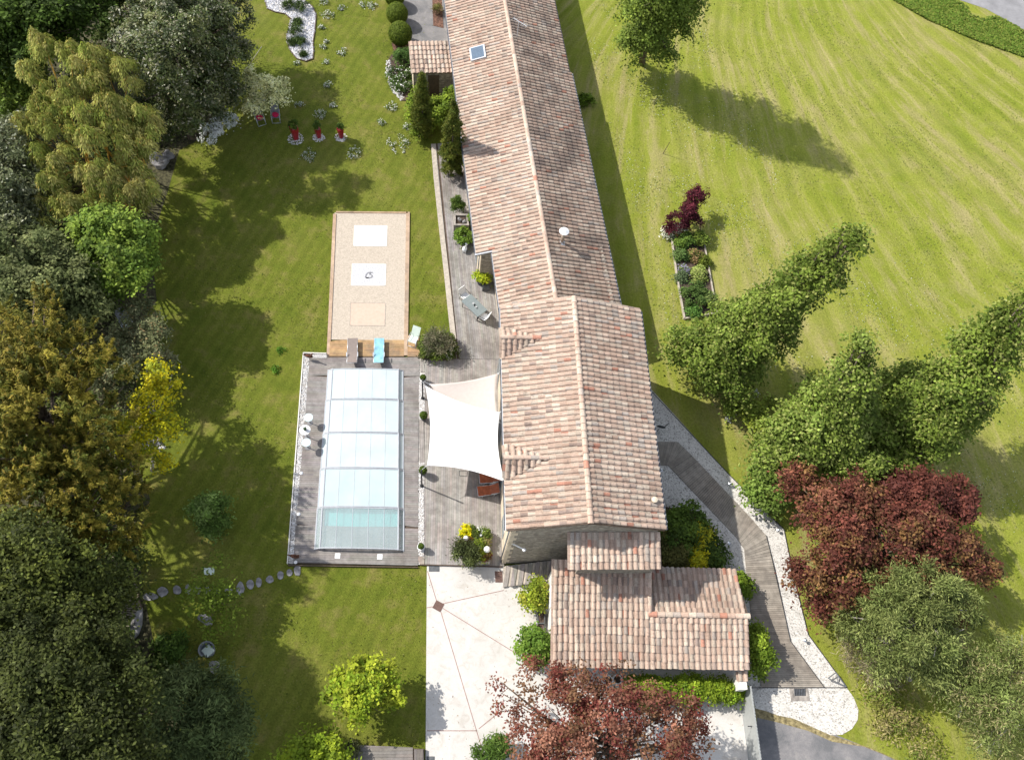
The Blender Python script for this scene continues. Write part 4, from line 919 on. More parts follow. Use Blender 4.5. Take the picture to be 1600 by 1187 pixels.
# left wood
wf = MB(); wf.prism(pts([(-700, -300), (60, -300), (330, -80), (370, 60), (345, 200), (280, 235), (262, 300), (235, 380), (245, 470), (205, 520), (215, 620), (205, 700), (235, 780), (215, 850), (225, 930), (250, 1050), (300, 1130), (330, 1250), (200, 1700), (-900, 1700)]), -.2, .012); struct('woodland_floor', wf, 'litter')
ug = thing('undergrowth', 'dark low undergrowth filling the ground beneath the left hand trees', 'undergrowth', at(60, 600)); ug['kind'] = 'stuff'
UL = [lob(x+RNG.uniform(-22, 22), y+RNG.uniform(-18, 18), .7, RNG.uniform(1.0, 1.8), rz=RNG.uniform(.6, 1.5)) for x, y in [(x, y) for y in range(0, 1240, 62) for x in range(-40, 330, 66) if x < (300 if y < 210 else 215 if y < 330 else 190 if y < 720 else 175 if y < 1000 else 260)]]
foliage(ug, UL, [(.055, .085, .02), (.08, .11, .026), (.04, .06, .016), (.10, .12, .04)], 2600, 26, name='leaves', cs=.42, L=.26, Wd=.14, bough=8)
tree('evergreen_tree', 'huge glossy grey green evergreen in the upper left garden', 'tree', (300, 215),
     [lob(225, 35, 7, 2.3), lob(280, 20, 8, 2.6), lob(330, 55, 5.6, 2.3), lob(215, 80, 6.4, 2.0), lob(272, 85, 8, 2.8), lob(325, 115, 4.8, 2.3), lob(252, 140, 5.6, 2.3), lob(300, 160, 4.4, 2.2), lob(345, 25, 4.8, 2.0), lob(235, -20, 6.5, 2.5), lob(300, -30, 7, 2.4), lob(352, 80, 3.8, 1.6), lob(340, 145, 2.8, 1.8), lob(275, 190, 3, 1.6)], [(.06, .082, .024), (.085, .105, .035), (.042, .06, .016), (.125, .135, .055)], 1600, 50, .35, cs=.27, L=.23, Wd=.10, mat='glossleaf', tips=((.30, .28, .18), .10))
bt = thing('bamboo_clump', 'feathery yellow green bamboo clump with orange canes in the upper left', 'bamboo', at(190, 300))
PL = [(110, 88, 6.6), (72, 85, 6.2), (135, 105, 6.8), (165, 100, 6.6), (205, 120, 6.4), (125, 150, 6.4), (75, 145, 6.0), (60, 180, 5.8), (95, 205, 5.8), (160, 135, 6.4), (175, 170, 6.2), (215, 180, 5.8), (240, 190, 5.2), (130, 190, 6.0), (70, 215, 5.4), (150, 225, 5.6), (190, 215, 5.4), (235, 225, 4.6), (100, 255, 5.0), (60, 250, 4.8), (130, 280, 4.6), (165, 265, 4.8), (205, 260, 4.4), (245, 215, 4.6), (85, 295, 4.4), (160, 310, 4.0), (110, 325, 4.0), (200, 300, 3.8), (75, 330, 3.8), (140, 335, 3.6), (225, 285, 3.6), (180, 340, 3.0), (40, 210, 5), (95, 175, 6), (50, 120, 6), (240, 310, 2.8), (65, 70, 6)]
PL = [(x*.93+8, y, z+1.6) for x, y, z in PL]
foliage(bt, [lob(x, y, z, RNG.uniform(.6, 1.0), rz=RNG.uniform(.8, 1.5)) for x, y, z in PL], [(.27, .29, .08), (.34, .34, .11), (.21, .25, .06), (.38, .35, .14)], 760, 110, name='plumes', style='feather', cs=.40, L=.22, Wd=.06, tips=((.46, .33, .08), .05), bough=7)
m = MB(); rg = random.Random(4)
for x, y, z in PL:
    e = at(x, y, z+.6); b = at(190, 300)+np.array([rg.uniform(-2.2, 2.2), rg.uniform(-2, 2), 0]); md = b*.45+e*.55+np.array([0, 0, 1.2]); m.path([b, md, e], [.05, .04, .012], 6)
m.build('canes', 'culm', bt)
tree('broadleaf_tree', 'bright green bushy tree just below the bamboo', 'tree', (200, 430), [lob(165.0, 370, 5.9, 1.71), lob(205.0, 375, 5.7, 1.44), lob(180.0, 410, 5.5, 1.98), lob(215.0, 420, 4.9, 1.35), lob(165.0, 440, 4.5, 1.44), lob(140.0, 355, 5.5, 1.08)], [(.15, .22, .035), (.20, .27, .05), (.10, .16, .03)], 460, 44, .15, cs=.27, L=.23, Wd=.15)
tree('broadleaf_tree', 'dark green tree in the top left corner', 'tree', (70, 130), [lob(30, 30, 6, 3), lob(90, 20, 6, 3), lob(140, 40, 5.5, 2.4), lob(20, 90, 5, 2.6), lob(60, 70, 5, 2.4), lob(150, 0, 6, 2.6), lob(0, -20, 6, 3)], [(.055, .095, .018), (.08, .13, .022), (.04, .065, .015)], 620, 44, .25, cs=.42, L=.28, Wd=.16)
tree('laurel_tree', 'yellowish green low tree between the corner tree and the bamboo', 'tree', (15, 190), [lob(5, 120, 3, 2.4), lob(20, 160, 2.6, 2), lob(40, 130, 3.5, 1.5)], [(.09, .14, .02), (.13, .18, .03)], 200, 42, .15, cs=.36, L=.24, Wd=.15)
tree('evergreen_tree', 'grey leaved evergreen at the left edge below the bamboo', 'tree', (10, 330), [lob(15.0, 225, 6.0, 2.28), lob(20.0, 275, 5.6, 2.47), lob(-10.0, 320, 5.5, 2.47), lob(45.0, 310, 4.8, 1.71), lob(10.0, 370, 5.0, 1.9)], [(.11, .125, .065), (.15, .16, .09), (.075, .09, .04)], 480, 44, .2, cs=.32, L=.24, Wd=.11, mat='glossleaf')
tree('evergreen_tree', 'silvery green evergreen in the middle of the left wood', 'tree', (70, 500), [lob(30.0, 405, 6.1, 1.98), lob(75.0, 420, 5.9, 1.98), lob(110.0, 450, 5.5, 1.8), lob(60.0, 470, 5.5, 2.16), lob(130.0, 430, 4.9, 1.17), lob(20.0, 450, 5.9, 1.98), lob(120.0, 490, 4.5, 1.8), lob(85.0, 505, 4.5, 1.8)], [(.125, .145, .065), (.17, .19, .09), (.08, .10, .04)], 620, 44, .2, cs=.32, L=.24, Wd=.13)
tree('laurel_shrub', 'small mid green round shrub behind the bright bushy tree', 'shrub', (118, 420), [lob(100, 405, 1.8, 1.3), lob(125, 415, 1.6, 1.0)], [(.09, .14, .02), (.13, .18, .025)], 90, 40, .06, cs=.26, L=.2, Wd=.14)
tree('olive_tree', 'small grey leaved tree shading the garden chair', 'tree', (215, 585), [lob(222, 500, 3.2, 1.3), lob(240, 525, 3, 1.1), lob(205, 545, 2.8, 1.4), lob(230, 560, 2.6, 1.4), lob(200, 585, 2.2, 1.6), lob(180, 555, 2.4, .9)], G_GREY, 300, 40, .1, cs=.24, L=.2, Wd=.09, tips=((.30, .22, .10), .08))
CON = [(.18, .158, .028), (.125, .125, .024), (.225, .19, .034), (.085, .095, .018)]
tree('conifer_tree', 'great spreading conifer with orange tipped sprays on the left', 'tree', (120, 790),
     [lob(15.0, 560, 8.7, 2.64), lob(70.0, 590, 8.7, 2.64), lob(125.0, 570, 7.9, 2.29), lob(160.0, 600, 7.1, 1.94), lob(30.0, 640, 8.5, 2.82), lob(95.0, 660, 8.3, 2.82), lob(160.0, 665, 6.9, 2.11), lob(30.0, 720, 7.9, 2.64), lob(100.0, 735, 7.5, 2.64), lob(150.0, 720, 6.5, 2.11), lob(60.0, 500, 7.5, 1.58), lob(-20.0, 600, 8.5, 2.64)], CON, 1350, 40, .35, cs=.32, L=.28, Wd=.07, style='spike', tips=((.30, .22, .04), .03))
tree('conifer_tree', 'second rusty tipped conifer just below the great one', 'tree', (150, 880), [lob(120.0, 790, 6.6, 2.29), lob(175.0, 790, 6.0, 1.94), lob(60.0, 800, 7.0, 2.46), lob(15.0, 800, 7.4, 2.46), lob(165.0, 835, 5.2, 1.67), lob(110.0, 840, 5.8, 1.76), lob(190.0, 760, 5.4, 1.23)], CON, 640, 40, .25, cs=.3, L=.27, Wd=.07, style='spike', tips=((.32, .24, .045), .05))
tree('shade_tree', 'dark broadleaf tree at the left edge below the conifers', 'tree', (60, 980), [lob(20.0, 880, 9.0, 2.34), lob(60.0, 910, 9.0, 2.34), lob(120.0, 920, 8.0, 1.98), lob(15.0, 960, 9.0, 2.34), lob(80.0, 970, 8.6, 2.34), lob(135.0, 975, 7.6, 1.62), lob(165.0, 930, 7.0, 1.35)], [(.062, .075, .018), (.09, .105, .024), (.04, .05, .014)], 800, 60, .25, cs=.32, L=.18, Wd=.11, tips=((.16, .20, .05), .05))
tree('shade_tree', 'nearly black broadleaf tree in the bottom left corner', 'tree', (80, 1150), [lob(20.0, 1040, 10.0, 2.52), lob(80.0, 1050, 9.6, 2.34), lob(140.0, 1050, 9.0, 1.98), lob(30.0, 1110, 10.0, 2.52), lob(110.0, 1120, 9.6, 2.52), lob(175.0, 1110, 8.6, 1.98), lob(40.0, 1180, 9.6, 2.52), lob(130.0, 1190, 9.0, 2.52), lob(200.0, 1180, 8.0, 1.62)], [(.045, .055, .015), (.062, .075, .02), (.03, .038, .012)], 1000, 60, .25, cs=.32, L=.18, Wd=.10, tips=((.12, .14, .04), .04))
tree('laurel_shrub', 'dark spreading shrub with narrow leaves at the bottom of the lower lawn', 'shrub', (330, 1150), [lob(300.0, 1090, 3.0, 1.53), lob(345.0, 1095, 3.0, 1.44), lob(280.0, 1140, 3.0, 1.7), lob(340.0, 1150, 3.0, 1.78), lob(310.0, 1185, 3.0, 1.7), lob(370.0, 1130, 2.5, 0.85)], [(.08, .11, .045), (.11, .14, .06), (.05, .07, .028)], 380, 44, .08, cs=.3, L=.3, Wd=.07)
tree('laurel_shrub', 'round dark green shrub alone on the lawn left of the pool', 'shrub', (330, 832), [lob(328, 800, 1.2, .95, rz=1.0), lob(335, 815, .8, .8)], [(.12, .19, .045), (.09, .15, .035), (.17, .24, .08)], 120, 40, .05, cs=.22, L=.2, Wd=.10)
tree('young_tree', 'thin airy sapling with see through crown over the stepping stones', 'tree', (335, 955), [lob(335, 915, 2.2, 1.3), lob(350, 945, 1.8, 1.0), lob(315, 940, 1.8, .9), lob(335, 970, 1.4, 1.0)], [(.11, .16, .02), (.14, .19, .03)], 70, 22, .04, cs=.3, L=.16, Wd=.11)
tree('laurel_shrub', 'low fern like shrub near the grey garden chair', 'shrub', (268, 1015), [lob(268, 1012, .5, .9, rz=.5)], [(.05, .09, .018), (.07, .12, .02)], 50, 36, 0, cs=.2, L=.25, Wd=.08)
tree('flowering_shrub', 'cream flowered open shrub beside the huge evergreen', 'shrub', (405, 175), [lob(408, 138, 1.8, 1.2), lob(430, 150, 1.6, 1.0), lob(398, 165, 1.4, .9), lob(395, 120, 1.8, .7), lob(446, 130, 1.8, .45)], [(.93, .88, .48), (.88, .84, .42), (.75, .76, .36)], 170, 34, .05, cs=.2, L=.15, Wd=.11, mat='petal', tips=((.16, .2, .05), .15))
tree('flowering_shrub', 'white flowering hydrangea at the foot of the huge evergreen', 'shrub', (342, 208), [lob(330, 208, .9, .8, rz=.6), lob(350, 195, .9, .9, rz=.6), lob(362, 185, .9, .5, rz=.5), lob(318, 200, .8, .4, rz=.4)], [(.90, .92, .88), (.84, .88, .82)], 170, 26, .04, cs=.11, L=.12, Wd=.11, mat='petal', tips=((.10, .14, .04), .14))
m = MB(); q = at(250, 255); m.blob((q[0], q[1], .2), (.7, .6, .45), 12, 8, 3, .2); q2 = at(262, 246); m.blob((q2[0], q2[1], .15), (.45, .4, .35), 12, 8, 5, .2); m.build('rock', 'rock', None, loc=q); tag(bpy.data.objects['rock'], 'grey rocks lying under the edge of the bamboo', 'rock')
# cypresses, box balls, hedges by the house
CYP = [(.07, .095, .018), (.095, .12, .022), (.12, .135, .025)]
def cypress(base, h, r, label):
    b = at(*base); t = thing('cypress_tree', label, 'tree', b, 'columnar cypresses by the house')
    foliage(t, [(b[0], b[1], h*f, r*g_, r*g_, h*.13) for f, g_ in ((.10, .75), (.2, .95), (.32, 1.0), (.45, .95), (.57, .85), (.68, .7), (.78, .52), (.87, .33), (.94, .18))], CYP, 640, 44, name='crown', style='round', cs=.10, L=.14, Wd=.05, up=.2, tips=((.17, .16, .03), .10))
    m = MB(); m.tube(b, (b[0], b[1], h*.8), .09, .02, 8); m.build('trunk', 'bark', t, smooth=True)
cypress((660, 216), 6.0, .68, 'narrow cypress in front of the tiled annexe, the left of the two')
cypress((705, 277), 7.0, .95, 'darker cypress standing on the wooden walk against the long roof')
def plant(name, label, cat, px, py, r, h, pal, n=40, per=30, cs=.12, L=.13, Wd=.08, mat='leaf', tips=None, group=None, style='round', z=0.0, sq=1.0):
    b = at(px, py, z); t = thing(name, label, cat, b, group)
    foliage(t, [(b[0], b[1], z+h*.5, r, r*sq, h*.5)], pal, n, per, name='foliage', cs=cs, L=L, Wd=Wd, mat=mat, tips=tips, style=style); return t
def boxball(px, py, r, label):
    b = at(px, py); t = thing('clipped_box_ball', label, 'topiary', b, 'clipped box balls beside the courtyard')
    m = MB(); m.blob((b[0], b[1], r*1.02), (r*.93, r*.93, r*.9), 20, 12, int(px), .015, (.05, .09, .012)); m.build('inner_twigs', 'leaf', t, smooth=True)
    n = 5200; d = rdir(n); P = np.array([b[0], b[1], r*1.02])+d*r*RNG.uniform(.93, 1.02, (n, 1)); P[:, 2] = np.maximum(P[:, 2], .02)
    leafmesh('foliage', 'leaf', t, P, .10*np.ones(n), .07*np.ones(n), d+rdir(n)*.5, rdir(n), np.clip(np.array([(.13, .175, .02)])*(1+RNG.normal(size=(n, 1))*.22), .01, 1))
boxball(621, 36, .88, 'clipped round box ball at the courtyard edge, second from the annexe'); boxball(626, 68, .95, 'clipped round box ball nearest the tiled annexe'); boxball(617, 8, .82, 'clipped round box ball cut by the top edge of the photo'); boxball(612, -28, .85, 'clipped round box ball furthest from the annexe')
tree('climbing_shrub', 'bright green climber along the low wall left of the cypress', 'shrub', (655, 215), [lob(650, 155, 2.2, .5, .9, .8), lob(648, 175, 1.8, .5, .9, .8), lob(655, 200, .9, .4, .7, .7)], G_BR, 110, 32, .05, cs=.18, L=.17, Wd=.12)
tree('round_shrub', 'bright green rounded shrub between the two cypresses', 'shrub', (690, 200), [lob(688, 170, 1.4, 1.0, rz=.9), lob(682, 185, 1.1, .9, rz=.8), lob(702, 165, 1.6, .7, rz=.9), lob(706, 145, 2, .4, rz=.5)], G_BR, 150, 34, .05, cs=.2, L=.18, Wd=.13)
m = MB(); m.tube(at(651, 178), (*a2(651, 178), .9), .05); 
lw = thing('garden_wall', 'thin pale garden wall edge left of the first cypress', 'wall', at(652, 190)); m = MB(); board(m, (647, 140), (655, 214), .12, -.1, .9, 0); m.build('stonework', 'render', lw)
# peony bed by the annexe
m = MB(); m.prism(pts([(606, 95), (612, 86), (640, 86), (645, 140), (644, 158), (628, 158), (612, 138), (604, 115)]), -.1, .05); struct('flower_bed', m, 'soil')
st = stones([pts([(604, 96), (609, 92), (612, 115), (620, 140), (632, 154), (626, 158), (612, 142), (603, 118)])], 260, .06, .12, .05, WS[:3], 7); tag(st.build('white_stones', 'stone'), 'white stone edging round the flower bed by the annexe', 'stones', kind='stuff')
plant('flowering_plant', 'dense grassy green plant at the annexe corner', 'plant', 632, 98, .75, 1.2, [(.06, .12, .03), (.09, .15, .04)], 70, 34, cs=.18, L=.28, Wd=.05)
plant('peony_bush', 'green bush covered with large white blooms left of the annexe', 'shrub', 628, 128, 1.0, .9, [(.07, .12, .03), (.05, .09, .02)], 80, 34, cs=.18, L=.2, Wd=.08, tips=((.80, .80, .74), .16), sq=1.2)
# courtyard planting strip by the wing
plant('dry_plant', 'thin climber against the wing wall in the mulch bed', 'plant', 684, 20, .4, .8, [(.12, .08, .04), (.16, .16, .05)], 30, 26, L=.16, Wd=.04)
# island bed
isl = [(415, -30), (414, 2), (418, 14), (430, 19), (446, 22), (455, 30), (452, 42), (448, 56), (449, 68), (454, 80), (464, 92), (478, 96), (489, 92), (490, 78), (489, 66), (492, 48), (494, 24), (488, 10), (474, 0), (465, -30)]
m = MB(); m.prism(pts(isl), -.1, .05); struct('island_bed', m, 'gravel')
m = MB(); P_ = isl
for p, q in zip(P_[:-1], P_[1:]): board(m, p, q, .06, -.05, .09, .05)
tag(m.build('bed_edging', 'timber'), kind='structure')
st = stones([pts(isl)], 3200, .07, .13, .045, [(0.78, .78, .80), (.70, .70, .73), (.62, .62, .66), (.36, .36, .38)], 9); tag(st.build('white_stones', 'stone'), 'white quartz stones covering the curved island bed', 'stones', kind='stuff')
for i, (x, y, r, lb) in enumerate(((452, 12, .45, 'spiky green tuft in the upper part of the island bed'), (472, 16, .55, 'largest dark green tuft in the island bed'), (462, 52, .55, 'long green tuft in the narrow middle of the island bed'), (470, 70, .4, 'small green tuft in the lower end of the island bed'), (457, 68, .3, 'tiny dark tuft at the left rim of the island bed'), (474, 88, .22, 'smallest tuft at the bottom tip of the island bed'), (466, 38, .3, 'low dark tuft between the two upper tufts of the island bed'))):
    plant('grass_tuft', lb, 'plant', x, y, r, r*1.1, [(.07, .11, .03), (.05, .08, .03)], 26, 26, cs=.12, L=.24, Wd=.04, style='needle')
# daisies
for i, (x, y, r) in enumerate([(506, 4, .45), (533, 13, .3), (567, 8, .25), (581, 10, .5), (513, 25, .55), (502, 45, .22), (508, 66, .2), (505, 75, .22), (536, 83, .42), (510, 98, .2), (513, 133, .3), (467, 165, .3), (520, 165, .28), (500, 180, .5), (612, 168, .5), (595, 193, .35), (482, 243, .6), (553, 238, .6), (623, 225, .95), (638, 200, .35), (465, 100, .2), (431, 577, .35), (439, 548, .22)]):
    gr = i > 20
    plant('flower_clump' if not gr else 'leaf_clump', 'small clump of white daisies growing in the garden lawn' if not gr else 'small green leafy clump on the lawn left of the pool deck', 'flowers' if not gr else 'plant', x, y, r, .22, [(.09, .14, .03), (.12, .17, .05)] if not gr else [(.08, .17, .02)], int(8+34*r), 14, cs=.08, L=.09, Wd=.06, tips=((.80, .80, .72), .38) if not gr else None, group='white daisy clumps on the lawn' if not gr else 'green clumps on the lawn')
# scattered tiny flowers and tufts, uncountable
def speckle(name, label, cat, poly, n, size, pal, zmax, mat='petal'):
    P2 = pts(poly); xs = [p[0] for p in P2]; ys = [p[1] for p in P2]; c = RNG.uniform((min(xs), min(ys)), (max(xs), max(ys)), (n*3, 2)); ins_ = np.zeros(len(c), bool)
    for i in range(len(P2)):
        a, b = P2[i], P2[(i+1) % len(P2)]; cond = ((a[1] > c[:, 1]) != (b[1] > c[:, 1])) & (c[:, 0] < (b[0]-a[0])*(c[:, 1]-a[1])/(b[1]-a[1]+1e-12)+a[0]); ins_ ^= cond
    c = c[ins_]; den = np.sin(c[:, 0]*.9+np.sin(c[:, 1]*.5)*2)+np.sin(c[:, 1]*.7+c[:, 0]*.3); c = c[RNG.random(len(c)) < .35+.3*den][:n]; n = len(c)
    t = thing(name, label, cat, (*P2[0], 0)); t['kind'] = 'stuff'
    P = np.concatenate([c, RNG.uniform(.02, zmax, (n, 1))], 1)
    o = leafmesh(name, mat, t, P, size*RNG.uniform(.6, 1.5, n), size*RNG.uniform(.5, 1.2, n), rdir(n)*.5+np.array([0, 0, 1.]), rdir(n), np.array(pal)[RNG.integers(0, len(pal), n)]*(1+RNG.normal(size=(n, 1))*.12))
    w = o.matrix_world.copy(); loc = t.location.copy(); o.parent = None; o.location = loc; bpy.data.objects.remove(t)
    tag(o, label, cat, kind='stuff'); return o
speckle('clover_flowers', 'pale clover flowers scattered through the mown field', 'flowers', [(900, 0), (1100, 40), (1250, 330), (1600, 480), (1650, 900), (1300, 560), (1060, 640), (1010, 420)], 9000, .07, [(.55, .56, .44), (.42, .44, .25), (.30, .34, .12)], .05)
speckle('lawn_tufts', 'darker tufts and clover leaves in the mown field', 'grass', [(880, -40), (1600, 60), (1700, 900), (1280, 720), (1050, 640), (1000, 420)], 14000, .10, [(.17, .215, .035), (.22, .245, .05), (.30, .28, .09)], .05, 'leaf')
speckle('lawn_tufts', 'fine tufts of grass and moss in the garden lawn', 'grass', [(250, 0), (690, 0), (740, 400), (650, 560), (470, 550), (440, 900), (660, 890), (660, 1180), (230, 1180), (200, 700)], 16000, .09, [(.10, .135, .015), (.14, .165, .02), (.20, .20, .05)], .045, 'leaf')
speckle('bank_grass', 'long rough green grass on the bank beside the road', 'grass', [(1385, -5), (1480, -2), (1545, 18), (1605, 52), (1605, 92), (1520, 62), (1450, 32)], 26000, .22, [(.11, .19, .02), (.15, .22, .03), (.20, .24, .04)], .16, 'leaf')
speckle('fallen_leaves', 'small fallen leaves and grit scattered on the patio', 'leaves', [(670, 890), (850, 925), (990, 1080), (1160, 1090), (1170, 1187), (668, 1187)], 500, .06, [(.22, .12, .07), (.30, .22, .12), (.15, .10, .06)], .045, 'leaf')
# ---------------- beds round the house
def foliagebed(name, label, px, py, lobes, pal, n, per, **k): return tree(name, label, 'shrub', (px, py), lobes, pal, n, per, k.pop('trunk', .04), **k)
foliagebed('mixed_shrub', 'dark green shrub against the east wall of the stone house', 1062, 870, [lob(1050, 830, 1.5, 1.0), lob(1075, 815, 1.3, 1.0), lob(1062, 845, 1.5, 1.1)], [(.06, .10, .02), (.09, .14, .025)], 170, 38, cs=.24, L=.19, Wd=.12)
foliagebed('mixed_shrub', 'dark round shrub nearest the gravel path beside the garage', 1108, 870, [lob(1108, 862, .9, 1.0, rz=.8), lob(1095, 840, 1.0, .9, rz=.8)], [(.05, .085, .02), (.08, .12, .025)], 120, 36, cs=.22, L=.19, Wd=.12)
foliagebed('mixed_shrub', 'olive brown shrub in front of the lean to roof', 1050, 885, [lob(1048, 862, 1.7, 1.0, rz=.9)], [(.09, .09, .03), (.13, .12, .04)], 90, 36, cs=.22, L=.17, Wd=.08)
foliagebed('golden_shrub', 'golden yellow shrub, the larger of two beside the lean to', 1095, 855, [lob(1090, 838, 1.5, .75, rz=.6)], [(.42, .36, .02), (.32, .32, .03)], 70, 36, cs=.2, L=.15, Wd=.10)
foliagebed('golden_shrub', 'golden yellow shrub, the smaller and brighter of two beside the lean to', 1092, 880, [lob(1090, 872, 1.4, .55, rz=.5)], [(.50, .44, .02), (.38, .38, .03)], 50, 36, cs=.17, L=.15, Wd=.10)
m = MB(); m.prism(pts([(1030, 790), (1085, 800), (1112, 835), (1128, 885), (1110, 895), (1020, 890)]), -.1, .06); struct('shrub_bed', m, 'soil')
foliagebed('green_shrub', 'small green shrub beside the boardwalk at the garage corner', 1163, 920, [lob(1160, 914, .8, .55, rz=.5)], G_BR[::2], 50, 34, cs=.17, L=.16, Wd=.11)
foliagebed('green_shrub', 'tall green shrub between garage east wall and boardwalk', 1186, 1035, [lob(1182, 1000, 1.4, .5, .8, .7), lob(1190, 1020, 1.2, .6, .8, .8), lob(1186, 1040, .9, .6, .6, .6)], G_BR, 110, 34, cs=.19, L=.17, Wd=.12)
hb = thing('clipped_hedge', 'bright green clipped hedge along the south side of the garage', 'hedge', at(1070, 1085)); ha = [lob(x, 1077+(x-990)*.006, .75, .62, .62, .62) for x in range(992, 1146, 19)]
foliage(hb, ha, [(.17, .24, .02), (.22, .29, .03), (.12, .19, .02)], 420, 40, name='foliage', cs=.17, L=.15, Wd=.10)
m = MB(); 
for l in ha[::2]: m.tube((l[0], l[1], 0), (l[0], l[1], .9), .03)
m.build('stems', 'bark', hb)
foliagebed('patio_shrub', 'loose yellow green shrub by the wooden steps at the garage wall', 836, 950, [lob(835, 925, 1.1, .7, rz=.8), lob(838, 940, .9, .5, rz=.6), lob(826, 935, .9, .5, rz=.5)], [(.24, .29, .03), (.18, .24, .03), (.33, .33, .06)], 90, 32, cs=.18, L=.15, Wd=.10)
foliagebed('patio_shrub', 'green shrub at the garage wall just above the red maple', 840, 1025, [lob(838, 1000, 1.2, .8, rz=.8), lob(828, 1018, .9, .7, rz=.6), lob(845, 1015, 1.0, .7, rz=.7)], [(.10, .18, .03), (.14, .22, .04)], 120, 34, cs=.2, L=.17, Wd=.11)
foliagebed('patio_shrub', 'spiky green shrub under the left edge of the bronze maple', 765, 1185, [lob(762, 1178, .8, .6, rz=.6), lob(782, 1165, .9, .5, rz=.6)], [(.06, .11, .02), (.09, .14, .03)], 70, 34, cs=.2, L=.24, Wd=.06)

# ================================================================ GARDEN FURNITURE AND SMALL THINGS
def topiary(px, py, white, label, r=.26):
    b = at(px, py, DZ); b[2] = DZ; t = thing('potted_box_ball', label, 'potted plant', b, 'potted box balls along the pebble strip')
    m = MB(); m.lathe(b, [(.13, 0), (.20, .38), (.23, .40), (.23, .44), (.19, .44), (.18, .38)], 18); m.build('pot', 'white' if white else 'slate', t, smooth=False)
    n = 700; d = rdir(n); c = np.array([b[0], b[1], DZ+.44+r*.75])
    leafmesh('foliage', 'leaf', t, c+d*r*RNG.uniform(.8, 1.05, (n, 1)), .08*np.ones(n), .05*np.ones(n), d+rdir(n)*.5, rdir(n), np.clip(np.array([(.09, .14, .02)])*(1+RNG.normal(size=(n, 1))*.25), .01, 1))
    m = MB(); m.blob(c, (r*.8,)*3, 14, 8, 1, .02, (.05, .09, .01)); m.build('inner_twigs', 'leaf', t, smooth=True)
topiary(661, 596, True, 'box ball in a white pot at the north end of the pebble strip', .2)
topiary(662, 655, False, 'round box ball halfway along the white sail'); topiary(661, 740, False, 'round box ball by the south post of the white sail')
topiary(658, 857, True, 'small box ball in a white pot at the south end of the pebble strip', .18)
# sling loungers across the plank strip
def lounger(name, c_px, head, tail, mat, label, w=.62):
    a = at(*head, DZ); b = at(*tail, DZ); mid = (a+b)/2; rz = math.atan2(b[1]-a[1], b[0]-a[0]); L_ = np.linalg.norm(b-a)
    t = thing(name, label, 'lounger', (mid[0], mid[1], .12)); 
    def Q(x, y, z): return (mid[0]+x*math.cos(rz)-y*math.sin(rz), mid[1]+x*math.sin(rz)+y*math.cos(rz), .12+z)
    m = MB(); z0 = .34; h = w/2; n = 12; v = []
    for i in range(n+1):
        x = -L_/2+L_*i/n; z = z0+max(0, (-x-.12))*.42-.03*math.sin(math.pi*i/n)
        v += [Q(x, -h, z), Q(x, h, z), Q(x, -h, z-.03), Q(x, h, z-.03)]
    f = []
    for i in range(n):
        o = i*4; f += [(o, o+4, o+5, o+1), (o+2, o+3, o+7, o+6), (o, o+2, o+6, o+4), (o+1, o+5, o+7, o+3)]
    f += [(0, 1, 3, 2), (n*4, n*4+2, n*4+3, n*4+1)]; m.add(v, f); m.build('sling', mat, t)
    m = MB()
    for s_ in (-1, 1): m.path([Q(-.12, s_*h, z0-.04), Q(L_/2, s_*h, z0-.04)], .022); m.path([Q(-L_/2, s_*h, z0+(L_/2-.12)*.42-.03), Q(-.12, s_*h, z0-.04)], .022)
    m.path([Q(L_/2, -h, z0-.04), Q(L_/2, h, z0-.04)], .022); m.path([Q(-L_/2, -h, z0+(L_/2-.12)*.42-.03), Q(-L_/2, h, z0+(L_/2-.12)*.42-.03)], .022); m.build('frame', 'alu', t, smooth=True)
    for x in (-.35, L_/2-.25):
        for s_ in (-1, 1): m = MB(); m.tube(Q(x, s_*(h+.01), 0), Q(x, s_*(h-.0), z0-.05), .02); m.build('leg', 'alu', t, smooth=True)
    m = MB()
    for s_ in (-1, 1): m.box(Q(-.30, s_*(h+.04), z0+.17), (.32, .05, .03), rz); m.path([Q(-.3, s_*(h+.04), z0+.16), Q(-.3, s_*(h+.02), .03)], .014)
    m.build('armrests', 'alu', t); return t
lounger('sun_lounger', None, (551, 574), (551.5, 532), 'brownsling', 'taupe sling sun lounger straddling the orange planks and the pool deck')
lounger('sun_lounger', None, (592, 574), (593, 532), 'bluesling', 'sun lounger covered with a bright blue towel next to the pool')
lounger('wooden_lounger', None, (779, 766), (746, 770), 'terraw', 'varnished red brown wooden lounger just clear of the white sail', .62)
lounger('wooden_lounger', None, (781, 748), (749, 750), 'terraw', 'red brown wooden lounger half hidden beneath the white sail', .62)
